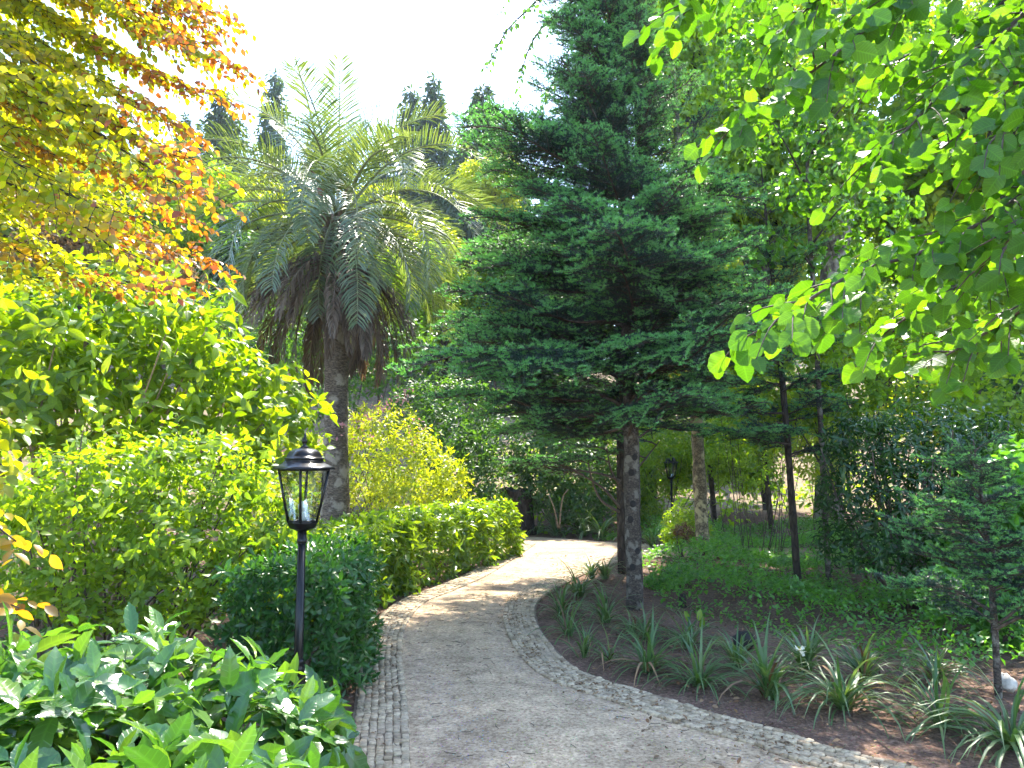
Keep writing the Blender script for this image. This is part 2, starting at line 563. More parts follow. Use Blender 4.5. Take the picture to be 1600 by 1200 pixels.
def lump_tips(lumps, n, shell=.3, zmin=-.5, wild=.12):
    """twig tips spread near the surface of a set of ellipsoids: points, outward directions"""
    L = np.array(lumps, float)
    area = (L[:, 3] * L[:, 4] + L[:, 4] * L[:, 5] + L[:, 3] * L[:, 5])
    idx = rng.choice(len(L), size=int(n * 1.9), p=area / area.sum())
    d = rv(len(idx))
    d = d[d[:, 2] > zmin]
    idx = idx[:len(d)]
    c, r = L[idx, :3], L[idx, 3:]
    k = 1 - np.abs(rng.normal(size=(len(d), 1))) * shell
    k = np.clip(k, .15, 1.0) * (1 + .10 * np.sin(d[:, :1] * 7 + c[:, :1] * 5) * np.cos(d[:, 2:3] * 8 + c[:, 1:2] * 3))
    k = k + np.where(rng.random((len(d), 1)) < .3, np.abs(rng.normal(size=(len(d), 1))) * wild, 0)
    p = c + d * r * k
    o = norm(d / r)
    q = np.full(len(p), 9.)
    for l in L:
        q2 = np.sum(((p - l[:3]) / l[3:]) ** 2, 1)
        q = np.minimum(q, q2)
    keep = (q > .42) | (rng.random(len(p)) < .25)
    keep &= p[:, 2] > .03
    p, o = p[keep], o[keep]
    return p[:n], o[:n]


def hedge_tips(path, hw, h, n, shell=.12):
    """tips over a clipped hedge that follows a ground path"""
    q = smooth(path, 80)
    tg = norm(np.gradient(q, axis=0))
    i = rng.integers(0, 80, n)
    nrm = np.stack([-tg[:, 1], tg[:, 0]], 1)
    u = rng.random(n) * (2 * h + 2 * hw)
    s = np.where(u < h, -1., np.where(u < h + 2 * hw, (u - h) / hw - 1, 1.))
    z = np.where(u < h, u, np.where(u < h + 2 * hw, h, 2 * h + 2 * hw - u))
    top = (u >= h) & (u < h + 2 * hw)
    o2 = np.where(top[:, None], 0, nrm[i] * s[:, None])
    o = np.concatenate([o2, top[:, None].astype(float)], 1)
    # round the shoulder
    z = np.where(top, z - .18 * h * np.abs(s) ** 4, z)
    sh = np.abs(rng.normal(size=n)) * shell
    bul = .05 * np.sin(i * .5 + z * 9) + .04 * np.sin(i * .23 + s * 4)
    p2 = q[i] + nrm[i] * (s * hw * (1 - .12 * (z / h) ** 4))[:, None] + rng.normal(size=(n, 2)) * .03
    p = np.concatenate([p2, z[:, None]], 1) - o * (sh - bul)[:, None]
    ends = rng.random(n) < (hw * 2 / (np.linalg.norm(np.diff(q, axis=0), axis=1).sum() + hw * 2))
    e = rng.integers(0, 2, n) * 79
    pe = np.concatenate([q[e] + nrm[e] * (rng.random(n) * 2 - 1)[:, None] * hw + tg[e] * (np.where(e > 0, 1, -1) * .05)[:, None], (rng.random(n) * h)[:, None]], 1)
    oe = np.concatenate([tg[e] * np.where(e > 0, 1, -1)[:, None], np.zeros((n, 1))], 1)
    p = np.where(ends[:, None], pe, p)
    o = np.where(ends[:, None], oe, o)
    return p, norm(o + rv(n) * .25)


def rosettes(p, o, m, size, spread=(.7, 1.4), up=.55, droop=.15, stem=.5, var=.3, jit=.35):
    """m leaves round each twig tip: base points, axes, normals, sizes"""
    n = len(p)
    d = norm(o * .8 + UP * up + rng.normal(size=(n, 3)) * jit)
    ref = np.where(np.abs(d[:, 2:3]) < .9, UP, np.array([1.0, 0, 0]))
    u = norm(np.cross(ref, d))
    w = np.cross(d, u)
    ph0 = rng.random(n) * 6.28
    P, A, Nn, S = [], [], [], []
    for k in range(m):
        ph = ph0 + k * 2.4 + rng.normal(size=n) * .2
        sp = spread[0] + (spread[1] - spread[0]) * (k / max(1, m - 1)) + rng.normal(size=n) * .15
        rad = np.cos(ph)[:, None] * u + np.sin(ph)[:, None] * w
        ax = d * np.cos(sp)[:, None] + rad * np.sin(sp)[:, None] - UP * droop
        nn = d * np.sin(sp)[:, None] - rad * np.cos(sp)[:, None] + rng.normal(size=(n, 3)) * .18
        s = size * (1 + rng.normal(size=n) * var * .5) * (.65 + .35 * k / max(1, m - 1))
        P.append(p - d * (k / max(1, m) * stem * size))
        A.append(ax); Nn.append(nn); S.append(np.clip(s, size * .4, size * 1.5))
    return np.vstack(P), norm(np.vstack(A)), norm(np.vstack(Nn)), np.concatenate(S)


def project(p):
    d = p - np.array([0, 0, EYE])
    fwd = d[:, 1] * CP + d[:, 2] * SP
    upc = -d[:, 1] * SP + d[:, 2] * CP
    fwd = np.maximum(fwd, .01)
    return CX + FPX * d[:, 0] / fwd, CY - FPX * upc / fwd, fwd


def leaves_to(parent, tmpls, mat, L, n_parts, part='leaf', stuff='foliage', front=True, mass=None):
    """the leaves that show largest become parts of the thing, the rest one mass"""
    P, A, Nn, S = L
    Mx = frames(A, Nn, S)
    px, py, dep = project(P + A * S[:, None] * .5)
    inside = (px > 5) & (px < 1595) & (py > 5) & (py < 1195)
    toward = norm(np.array([0, 0, EYE]) - P)
    face = np.abs(np.sum(norm(Nn) * toward, 1))
    score = S / dep * (.35 + face) * inside
    if front:   # coarse screen cells: the nearest leaves of each cell are the ones in view
        cell = (px // 26).astype(int) * 1000 + (py // 26).astype(int)
        order = np.argsort(dep)
        seen, vis = {}, np.zeros(len(P), bool)
        for i in order:
            c = seen.get(cell[i], 0)
            if c < 2:
                vis[i] = True
                seen[cell[i]] = c + 1
        score = score * np.where(vis, 1, .05)
    top = np.argsort(-score)[:n_parts]
    top = top[score[top] > 0]
    isp = np.zeros(len(P), bool)
    isp[top] = True
    tid = rng.integers(0, len(tmpls), len(P))
    mb = MB()
    for k, T in enumerate(tmpls):
        s = (~isp) & (tid == k)
        mb.scatter(mass or T, Mx[s], P[s])
    if mb.n:
        o = mb.build(stuff, mat, parent)
        o['kind'] = 'stuff'
    if len(top):
        mes = [MB().add(*T).mesh(part, mat) for T in tmpls]
        b = base_of(parent)
        for i in top:
            o = link(part, mes[tid[i]], parent)
            m4 = np.eye(4)
            m4[:3, :3] = Mx[i]
            m4[:3, 3] = P[i] - b
            o.matrix_local = Matrix(m4.tolist())


def stems_to(parent, base, tips, n, r, mat, name='stem'):
    """n stems from around the base to a sample of tips"""
    sel = rng.choice(len(tips), n, replace=len(tips) < n)
    b = np.asarray(base, float)
    for t in tips[sel]:
        s = b + np.array([rng.normal() * .12, rng.normal() * .12, 0])
        s[:2] += (t[:2] - b[:2]) * .25
        mid = s * .45 + t * .55 + np.array([rng.normal() * .06, rng.normal() * .06, .12])
        pts = smooth([s, mid, t], 8)
        MB().tube(pts, np.linspace(r, r * .35, 8), 5).build(name, mat, parent)


# ------------------------------------------------------------------ ground
def hz(x, y):
    """ground height: level round the path, rising into a wooded hill"""
    def ss(v):
        v = np.clip(v, 0, 1)
        return v * v * (3 - 2 * v)
    h = 9.0 * ss((y - 21) / 45) + 14 * ss((y - 60) / 120)
    h = h + 3.0 * ss((-x - 9) / 22) * ss((y - 4) / 14) + 2.0 * ss((x - 9) / 20) * ss((y - 8) / 14)
    h = h + .35 * ss((y - 16.6) / 2.2) * ss((x + 8) / 4)
    return h


xs = np.unique(np.concatenate([np.linspace(-170, -30, 16), np.linspace(-30, 30, 90), np.linspace(30, 170, 16)]))
ys = np.unique(np.concatenate([np.linspace(-60, -8, 8), np.linspace(-8, 32, 90), np.linspace(32, 90, 30), np.linspace(90, 230, 14)]))
X, Y = np.meshgrid(xs, ys)
bed_n = .02 * np.sin(X * 2.1 + 1) * np.cos(Y * 1.7) * ((X > .9) | (X < -2.5))
Z = hz(X, Y) + bed_n - .012
V = np.stack([X, Y, Z], 2).reshape(-1, 3)
nx = len(xs)
ii, jj = np.meshgrid(np.arange(len(ys) - 1), np.arange(nx - 1), indexing='ij')
q = (ii * nx + jj).ravel()
F = np.stack([q, q + 1, q + nx + 1, q + nx], 1)
cen = V[F].mean(1)
far = ((cen[:, 1] > 18.5) | (np.abs(cen[:, 0]) > 12)).astype(int)
g = MB().add(V, F, None, np.concatenate([far, far])).build('ground', [M['soil'], M['hillside']], shade=True)
tag(g, kind='structure')

# ------------------------------------------------------------------ gravel path and its cobbled borders
Lpx = [(655, 1600), (641, 1200), (636, 1101), (628, 1024), (636, 976), (665, 943), (705, 926), (757, 903), (793, 881), (823, 861), (838, 850)]
Rpx = [(2300, 1440), (1640, 1290), (1255, 1196), (1187, 1170), (1075, 1140), (977, 1106), (896, 1079), (852, 1061), (823, 1039), (801, 1009), (788, 980), (787, 958), (795, 940), (815, 926), (845, 910), (885, 892), (935, 877), (1010, 864)]
Lg = smooth([gnd(*p)[:2] for p in Lpx], 120)
Rg = smooth([gnd(*p)[:2] for p in Rpx], 120)
Lg = np.vstack([[Lg[0] + (Lg[0] - Lg[1]) * 30], Lg])
Rg = np.vstack([[Rg[0] + (Rg[0] - Rg[1]) * 6], Rg])
n = 121
rows = 14
V = []
for i in range(n):
    for k in range(rows + 1):
        t = k / rows
        xy = Lg[i] * (1 - t) + Rg[i] * t
        V.append((xy[0], xy[1], .010 + .018 * math.sin(PI * t)))
F = [(i * (rows + 1) + k, i * (rows + 1) + k + 1, (i + 1) * (rows + 1) + k + 1, (i + 1) * (rows + 1) + k) for i in range(n - 1) for k in range(rows)]
p = MB().add(V, F).build('path', M['gravel'], shade=True)
tag(p, kind='structure')
# cross path at the far end
fe = smooth([gnd(500, 832)[:2], gnd(800, 838)[:2], gnd(960, 848)[:2], gnd(1120, 857)[:2], gnd(1300, 856)[:2]], 40)
ne = np.stack([fe[:, 0] - .25, np.linspace(12.3, 12.6, 40)], 1)
V = [(x, y, .006) for x, y in fe] + [(x, y, .006) for x, y in ne]
F = [(40 + i, 41 + i, i + 1, i) for i in range(39)]
p = MB().add(V, F).build('cross_path', M['gravel'])
tag(p, kind='structure')


def cobble_mesh(k):
    r = random.Random(k)
    a, b, h = .5, .5, .5
    ring = lambda s, z, j: np.array([(sx * a * s * (1 + r.uniform(-j, j)), sy * b * s * (1 + r.uniform(-j, j)), z) for sx, sy in
                                     ((-1, -.82), (-.82, -1), (.82, -1), (1, -.82), (1, .82), (.82, 1), (-.82, 1), (-1, .82))])
    mb = MB()
    mb.rings([ring(1, -.5, 0), ring(1, .36, .07), ring(.90, .5, .06)])
    return mb


COB = [cobble_mesh(k) for k in range(6)]


def border(edge, side, nrow, cs, label_name):
    """rows of small granite cobbles along an edge curve; side = +1 to the right of travel"""
    L = np.concatenate([[0], np.cumsum(np.linalg.norm(np.diff(edge, axis=0), axis=1))])
    tg = norm(np.gradient(edge, axis=0))
    nm = np.stack([tg[:, 1], -tg[:, 0]], 1) * side
    wid = nrow * cs
    V, F = [], []
    for i in range(len(edge)):
        a, b = edge[i] - nm[i] * .01, edge[i] + nm[i] * (wid + .02)
        V += [(a[0], a[1], .006), (b[0], b[1], .006)]
    F = [(2 * i, 2 * i + 1, 2 * i + 3, 2 * i + 2) for i in range(len(edge) - 1)]
    bed = MB().add(V, F).build(label_name, M['bed'])
    tag(bed, kind='structure')
    P, A, S = [], [], []
    for r in range(nrow):
        off = (r + .5) * cs
        e2 = edge + nm * off
        L2 = np.concatenate([[0], np.cumsum(np.linalg.norm(np.diff(e2, axis=0), axis=1))])
        s = rng.random() * cs
        while s < L2[-1]:
            w = cs * rng.uniform(.8, 1.5)
            i = int(np.searchsorted(L2, s + w / 2))
            if i >= len(e2) - 1:
                break
            x, y = np.interp(s + w / 2, L2, e2[:, 0]) + rng.normal() * .003, np.interp(s + w / 2, L2, e2[:, 1]) + rng.normal() * .003
            if y > 2.0:
                P.append((x, y, .001 + rng.normal() * .0035 + (.004 if r == 0 else 0)))
                A.append(math.atan2(tg[i, 1], tg[i, 0]) + rng.normal() * .09)
                S.append((w * .95, cs * rng.uniform(.86, 1.0), .04))
            s += w
    P, A, S = np.array(P), np.array(A), np.array(S)
    px, py, dep = project(P)
    sc = (px > 0) & (px < 1600) & (py > 0) & (py < 1200)
    order = np.argsort(-(sc / dep))
    parts, rest = order[:300], order[300:]
    mes = [c.mesh('cobble', M['stone']) for c in COB]
    for i in parts:
        o = link('cobble', mes[rng.integers(0, 6)], bed)
        o.location = P[i]
        o.rotation_euler = (rng.normal() * .03, rng.normal() * .03, A[i])
        o.scale = S[i]
    mb = MB()
    V, F = np.vstack(COB[0].V), np.vstack(COB[0].F)
    T = (V, F, np.zeros((len(V), 2)))
    ca, sa = np.cos(A[rest]), np.sin(A[rest])
    Mx = np.zeros((len(rest), 3, 3))
    Mx[:, 0, 0], Mx[:, 0, 1], Mx[:, 1, 0], Mx[:, 1, 1], Mx[:, 2, 2] = ca, -sa, sa, ca, 1
    Mx = Mx * S[rest][:, None, :]
    mb.scatter(T, Mx, P[rest])
    mb.build('far_cobbles', M['stone'], bed)['kind'] = 'stuff'


border(Rg[1:], +1, 7, .046, 'cobble_kerb')
border(Lg[1:], -1, 7, .046, 'cobble_gutter')

# ------------------------------------------------------------------ street lamp beside the path
def square_ring(c, half_diag, z, rot=R(8)):
    return np.array([(c[0] + half_diag * math.cos(rot + k * PI / 2 - PI / 2), c[1] + half_diag * math.sin(rot + k * PI / 2 - PI / 2), z) for k in range(4)])


def round_ring(c, r, z, s=20, flute=0):
    return np.array([(c[0] + r * (1 - flute * (k % 2)) * math.cos(k * 2 * PI / s), c[1] + r * (1 - flute * (k % 2)) * math.sin(k * 2 * PI / s), z) for k in range(s)])


def lamp(c, top, label, sc=1.0, detail=True):
    """black lantern on a fluted post, its finial reaching height `top`"""
    u = sc
    zb = top - .60 * u      # underside of the lantern
    t = thing('street_lamp', (c[0], c[1], 0), label, 'street lamp')
    iron = M['iron']
    mb = MB()
    prof = [(.028, zb), (.028, zb - .05 * u), (.031, zb - .052 * u), (.031, zb - .075 * u), (.0255, zb - .08 * u)]
    mb.rings([round_ring(c, r * u, z) for r, z in prof])
    mb.build('post_collar', iron, t)
    mb = MB()
    mb.rings([round_ring(c, r * u, z, 24, .09) for r, z in [(.0245, zb - .078 * u), (.029, .42 * u), (.029, .40 * u)]])
    mb.build('post', iron, t)
    mb = MB()
    prof = [(.030, .41), (.036, .40), (.036, .385), (.031, .375), (.038, .36), (.038, .335), (.034, .32), (.040, .25), (.055, .12), (.075, .08), (.085, .03), (.085, -.02)]
    mb.rings([round_ring(c, r * u, z * u) for r, z in prof])
    mb.build('post_base', iron, t)
    # lantern: cup, tapered cage, panes, roof, finial
    mb = MB()
    mb.rings([square_ring(c, r * u, zb + z * u) for r, z in [(.035, -.004), (.055, .006), (.075, .012), (.088, .04), (.092, .044), (.092, .052), (.080, .053)]])
    mb.build('lantern_cup', iron, t)
    z0, z1, d0, d1 = zb + .050 * u, zb + .375 * u, .086 * u, .152 * u
    lo, hi = square_ring(c, d0, z0), square_ring(c, d1, z1)
    for k in range(4):
        MB().tube([lo[k], hi[k]], .0085 * u, 4).build('cage_bar', iron, t)
    for k in range(4):
        j = (k + 1) % 4
        mb = MB().tube([lo[k] + (0, 0, .006), lo[j] + (0, 0, .006)], .006 * u, 4)
        mb.build('bottom_rail', iron, t)
        MB().tube([hi[k] - (0, 0, .006), hi[j] - (0, 0, .006)], .006 * u, 4).build('top_rail', iron, t)
        mid = np.array([c[0], c[1], 0])
        a, b, d, e = lo[k], lo[j], hi[j], hi[k]
        sh = lambda v: v + (np.array([mid[0], mid[1], v[2]]) - v) * .03
        inn = lambda v: v + (np.array([mid[0], mid[1], v[2]]) - v) * .055
        mb = MB().add([sh(a), sh(b), sh(d), sh(e), inn(a), inn(b), inn(d), inn(e)],
                      [(0, 1, 2, 3), (5, 4, 7, 6), (0, 4, 5, 1), (3, 2, 6, 7), (0, 3, 7, 4), (1, 5, 6, 2)])
        mb.build('glass_pane', M['glass'], t)
    mb = MB()
    rp = [(.150, .372), (.188, .372), (.190, .378), (.165, .392), (.135, .408), (.118, .424), (.114, .432), (.122, .436), (.120, .442), (.108, .446), (.103, .462), (.092, .480), (.074, .494), (.045, .503), (.020, .506)]
    mb.rings([square_ring(c, r * u, zb + z * u) for r, z in rp])
    mb.build('lantern_roof', iron, t)
    mb = MB()
    fp = [(.026, .503), (.026, .512), (.014, .518), (.011, .53), (.017, .54), (.019, .55), (.012, .562), (.008, .572), (.006, .585), (.001, .60)]
    mb.rings([round_ring(c, r * u, zb + z * u, 12) for r, z in fp])
    mb.build('finial', iron, t, shade=True)
    if detail:
        mb = MB().rings([round_ring(c, r, zb + z, 14) for r, z in [(.022, .05), (.022, .085), (.019, .09), (.019, .115)]])
        mb.build('lamp_socket', M['white_plastic'], t, shade=True)
        mb = MB().rings([round_ring(c, r, zb + z, 16) for r, z in [(.015, .112), (.023, .121), (.029, .134), (.031, .147), (.028, .161), (.018, .173), (.003, .178)]])
        mb.build('light_bulb', M['white_plastic'], t, shade=True)
    return t


lc = at(466, 1040, 4.62)
lt = at(479, 676, 4.62)
lamp((lc[0], lc[1]), lt[2], 'black iron lantern with a white bulb on a fluted post by the clipped hedge')
fc = at(1050, 800, 15.9)
lamp((fc[0], fc[1]), at(1050, 716, 15.9)[2] + .12, 'small distant black lamp post behind the lichened tree trunk', .95, False)

# ------------------------------------------------------------------ palm
def frond(mb_leaf, L, azi, e0, bend, origin, nl=62, wid=.62, leaf=.62, droopl=.35, sidef=1.):
    """a feather palm leaf: returns rachis points, adds leaflets to mb_leaf"""
    n = 22
    pts, tang = [np.array(origin, float)], []
    ang = e0
    ca, sa = math.cos(azi), math.sin(azi)
    for i in range(n):
        t = i / n
        ang = e0 - bend * (t ** 1.35)
        d = np.array([math.cos(ang) * ca, math.cos(ang) * sa, math.sin(ang)])
        tang.append(d)
        pts.append(pts[-1] + d * L / n)
    tang.append(tang[-1])
    pts, tang = np.array(pts), np.array(tang)
    side0 = np.array([-sa, ca, 0])
    s = np.linspace(.20, .995, nl)
    s = np.clip(s + rng.normal(size=nl) * .003, .18, 1)
    P = np.stack([np.interp(s * n, np.arange(n + 1), pts[:, k]) for k in range(3)], 1)
    T = norm(np.stack([np.interp(s * n, np.arange(n + 1), tang[:, k]) for k in range(3)], 1))
    upv = norm(np.cross(T, side0))
    upv = np.where((np.sum(upv * UP, 1) * 1 < -9)[:, None], -upv, upv)
    for sg in (-1, 1):
        ln = leaf * (np.sin(np.clip((s - .10) / .95, 0, 1) * PI) ** .55) * (1 - .25 * s) * rng.uniform(.88, 1.08, nl)
        fw = .45 + .55 * s
        v = .55 * sidef + rng.normal(size=nl) * .15
        ax = norm(T * fw[:, None] + side0 * sg * sidef + upv * v[:, None] + rng.normal(size=(nl, 3)) * .06)
        dr = (droopl * (.5 + .8 * rng.random(nl)))[:, None]
        p1 = P + ax * (ln * .5)[:, None]
        ax2 = norm(ax - UP * dr)
        p2 = p1 + ax2 * (ln * .3)[:, None]
        ax3 = norm(ax2 - UP * dr * 1.3)
        p3 = p2 + ax3 * (ln * .2)[:, None]
        w = norm(np.cross(ax, upv)) * .5 * .022
        V = np.stack([P - w * .5, P + w * .5, p1 - w, p1 + w, p2 - w * .75, p2 + w * .75, p3], 1)
        Ft = np.array([(0, 1, 3), (0, 3, 2), (2, 3, 5), (2, 5, 4), (4, 5, 6)])
        FF = (Ft[None] + (np.arange(nl) * 7)[:, None, None]).reshape(-1, 3)
        mb_leaf.add(V.reshape(-1, 3), FF)
    return pts


PALM = at(524, 862, 13.0)
PALM[2] = 0
pc = at(528, 338, 13.0)
t = thing('palm_tree', PALM, 'feather-leaved palm with arching grey-green fronds and a brown skirt of dead ones', 'palm tree')
mb = MB()
rr = []
nz = 70
for i in range(nz):
    s = i / (nz - 1)
    z = s * (pc[2] - .15)
    r = .285 - .08 * min(1, s * 3.2) + .02 * (s > .75) * (s - .75) * 4
    r += .010 * (i % 2)
    cx, cy = PALM[0] + (pc[0] - PALM[0]) * s ** .8, PALM[1]
    a = np.arange(20) * 2 * PI / 20
    rj = r * (1 + rng.normal(size=20) * .018)
    rr.append(np.stack([cx + rj * np.cos(a), cy + rj * np.sin(a), np.full(20, z) + rng.normal(size=20) * .006], 1))
mb.rings(rr)
mb.build('trunk', M['palm_bark'], t)
# leaf-base stubs under the crown
for k in range(46):
    a = k * 2.4
    z = pc[2] - 1.35 + 1.25 * k / 46
    b = np.array([pc[0] + .19 * math.cos(a), pc[1] + .19 * math.sin(a), z])
    d = np.array([math.cos(a), math.sin(a), .9])
    MB().tube([b, b + d * .13, b + d * .24 + np.array([0, 0, .06])], [.05, .04, .02], 5).build('leaf_base', M['dead_rachis'], t)


def add_frond(name, L, azi, e0, bend, dead=False, **kw):
    o = np.array([pc[0], pc[1], pc[2]]) + np.array([math.cos(azi), math.sin(azi), 0]) * .14 + np.array([0, 0, -.75 if dead else -.05])
    lf = MB()
    pts = frond(lf, L, azi, e0, bend, o, **kw)
    fo = lf.build(name, M['dead_palm'] if dead else M['palm'], t)
    MB().tube(pts, np.linspace(.028, .004, len(pts)), 5).build('stalk', M['dead_rachis'] if dead else M['rachis'], fo)


k = 0
for ring_e, cnt, L, bend, dl in [(80, 4, 2.2, .5, .12), (64, 7, 2.6, 1.4, .2), (48, 9, 3.0, 1.9, .28), (32, 10, 3.05, 2.0, .34), (14, 12, 2.9, 1.9, .4), (-8, 11, 2.5, 1.5, .46), (-30, 8, 2.0, 1.15, .5)]:
    for i in range(cnt):
        azi = i * 2 * PI / cnt + k * .9 + rng.normal() * .14
        add_frond('frond', L * rng.uniform(.96, 1.22), azi, R(ring_e + rng.normal() * 7), bend * rng.uniform(.85, 1.15), droopl=dl, nl=66, leaf=.72)
    k += 1
for i in range(38):
    azi = i * 2.4 + rng.normal() * .15
    add_frond('dead_frond', rng.uniform(2.0, 2.8), azi, R(rng.uniform(-60, -12)), rng.uniform(.7, 1.1), True, droopl=1.2, sidef=.38, leaf=.5, nl=56)
a, b = at(510, 300, 12.9), at(455, 68, 12.9)
MB().tube(smooth([a, (a + b) / 2 + np.array([.05, 0, 0]), b], 10), np.linspace(.035, .010, 10), 5).build('spear_leaf', M['rachis'], t)
a = at(500, 300, 12.6)
MB().tube(smooth([at(502, 310, 12.6), at(497, 280, 12.6), at(484, 262, 12.6), at(474, 256, 12.6)], 9), [.03, .05, .055, .05, .045, .04, .03, .018, .004], 6).build('spathe', M['spathe'], t)

# ------------------------------------------------------------------ firs
NEED = (np.array([(0, -.13, 0), (0, .13, 0), (1, 0, .05)]), np.array([(0, 1, 2)]), np.array([(0, 0), (0, 0), (1, 0)]))


def fir_branch(seed, L=1.0, dens=1.0, fresh=.5, need=.023, bare=.10):
    """fir branch of length L along +X (metres): stubby bottle-brush twigs in uneven layers"""
    r = np.random.default_rng(seed)
    mb = MB()
    n = 12
    s = np.linspace(0, 1, n)
    arch = r.uniform(-.04, .10)
    main = np.stack([s * L, .05 * L * np.sin(s * 3 + seed), arch * L * np.sin(s * 3.1) + .03 * L * np.sin(s * 9 + seed)], 1)
    mb.tube(main, np.linspace(.014, .003, n) * L ** .5, 4, 0, False)
    segs = [(main[i], main[i + 1], 0) for i in range(int(n * .4), n - 1)]
    ns = int(19 * L ** .7)
    for i in range(ns):
        tt = bare + (1 - bare) * (i + .5) / ns
        for sg in (-1, 1):
            if r.random() < .12:
                continue
            t2 = min(.995, max(0, tt + r.normal() * .02))
            p = np.array([np.interp(t2, s, main[:, c]) for c in range(3)])
            prof = ((1 - t2) ** .7 * .50 * L + .07) * min(1, (t2 - bare * .4) * 3.2) * r.uniform(.5, 1.2)
            if prof < .05:
                continue
            ang = sg * (R(55) + r.normal() * .22)
            rise = r.normal() * .10 + .05
            m2 = 6
            u = np.linspace(0, 1, m2)
            aa = ang * (1 - .3 * u)
            st = prof / (m2 - 1)
            q = np.cumsum(np.vstack([[0, 0, 0], np.stack([np.cos(aa[1:]) * st, np.sin(aa[1:]) * st, np.full(m2 - 1, rise * st)], 1)]), 0) + p
            q[:, 2] += r.normal() * .012 - .20 * prof * u ** 2
            mb.tube(q[[0, 3, 5]], [.004, .0025, .0015], 3, 0, False)
            segs += [(q[j], q[j + 1], 1 if j >= m2 - 2 and r.random() < fresh else 0) for j in range(m2 - 1)]
            nt3 = int(prof / .062)
            for j in range(1, nt3 + 1):
                uu = j / (nt3 + 1)
                for s3 in (-1, 1):
                    if r.random() < .12:
                        continue
                    b = np.array([np.interp(uu, u, q[:, c]) for c in range(3)])
                    l3 = ((1 - uu) * prof * .40 + .05) * r.uniform(.6, 1.2)
                    a3 = ang * (1 - .3 * uu) + s3 * (R(50) + r.normal() * .2)
                    e = b + np.array([math.cos(a3), math.sin(a3), .10 + r.normal() * .10]) * l3
                    fm = max(.25, 1 - .06 / l3)
                    segs.append((b, b * (1 - fm) + e * fm, 0))
                    segs.append((b * (1 - fm) + e * fm, e, 1 if r.random() < fresh * (1.15 if (uu > .55 or t2 > .6) else .2) else 0))
    P, A, Nn, S, Mi = [], [], [], [], []
    for a, b, f in segs:
        d = b - a
        l = np.linalg.norm(d)
        if l < 1e-4:
            continue
        k = max(2, int(l * (420 if f else 240) * dens))
        d = d / l
        side = norm(np.cross(UP, d))
        up2 = np.cross(d, side)
        tt = r.random(k)
        el = r.uniform(-.5, PI + .5, k)
        ax = d * .55 + side * np.cos(el)[:, None] + up2 * np.sin(el)[:, None]
        P.append(a + d * (tt * l)[:, None]); A.append(ax)
        Nn.append(r.normal(size=(k, 3)) + UP * .8)
        S.append(need * r.uniform(.75, 1.2, k)); Mi.append(np.full(k, 1 + f))
    mb.scatter(NEED, frames(np.vstack(A), np.vstack(Nn), np.concatenate(S)), np.vstack(P), np.concatenate(Mi))
    return mb.mesh('branch', [M['twig'], M['needle'], M['new_needle']])


BR_LONG = [fir_branch(100 + k, 2.0, 1.0, .8) for k in range(4)]
BR_MID = [fir_branch(200 + k, 1.25, 1.0, .75) for k in range(4)]
BR_SHORT = [fir_branch(300 + k, .7, 1.1, .7) for k in range(3)]


def place_branch(parent, p, azi, elev, L, roll=0.):
    if L > 1.6:
        me, l0 = random.choice(BR_LONG), 2.0
    elif L > .95:
        me, l0 = random.choice(BR_MID), 1.25
    else:
        me, l0 = random.choice(BR_SHORT), .7
    o = link('branch', me, parent)
    o.location = Vector(p - base_of(parent))
    o.rotation_mode = 'XYZ'
    o.rotation_euler = (roll, -elev, azi)
    k = L / l0
    o.scale = (k, k * random.choice((1, 1.0)), k)
    return o


def trunk_mesh(parent, pts, rad, mat, sides=14, rough=.05, name='trunk'):
    p = smooth(pts, 40)
    r = np.interp(np.linspace(0, 1, 40), np.linspace(0, 1, len(rad)), rad)
    r = r * (1 + rng.normal(size=40) * rough * .5)
    mb = MB().tube(p, r, sides)
    v = mb.V[0]
    c = np.repeat(p, sides, 0)
    mb.V[0] = c + (v - c) * (1 + rng.normal(size=(len(v), 1)) * rough)
    return mb.build(name, mat, parent, shade=True), p, r


def fir(name, label, base, height, z0, rad, lens, mat, step=.27, per=6, lean=(0, 0), elev=(R(2), R(28)), group=None):
    """lens: (height, length) pairs; branches in uneven whorls"""
    t = thing(name, base, label, 'fir tree', group)
    b = np.array(base, float)
    top = b + np.array([lean[0], lean[1], height])
    mid = (b + top) / 2 + np.array([.03, 0, 0])
    _, p, r = trunk_mesh(t, [b - (0, 0, .1), mid, top], rad, mat)
    z = z0
    zz, ll = [h for h, _ in lens], [l for _, l in lens]
    while z < height - .12:
        s = z / height
        c = b + (top - b) * s + np.array([.03 * math.sin(PI * s), 0, 0])
        L0 = np.interp(z, zz, ll)
        a0 = random.random() * 6.28
        for k in range(per):
            azi = a0 + k * 2 * PI / per + random.gauss(0, .22)
            el = elev[0] + (elev[1] - elev[0]) * s + random.gauss(0, .13)
            L = L0 * random.uniform(.45, 1.12) * (1 + lopside(azi))
            place_branch(t, c + np.array([0, 0, random.uniform(-.1, .1)]), azi, el, min(max(.25, L), 2.85), random.gauss(0, .13))
        z += step * random.uniform(.8, 1.2) * (.6 + .4 * min(1, L0 / 1.5))
    return t, b, top


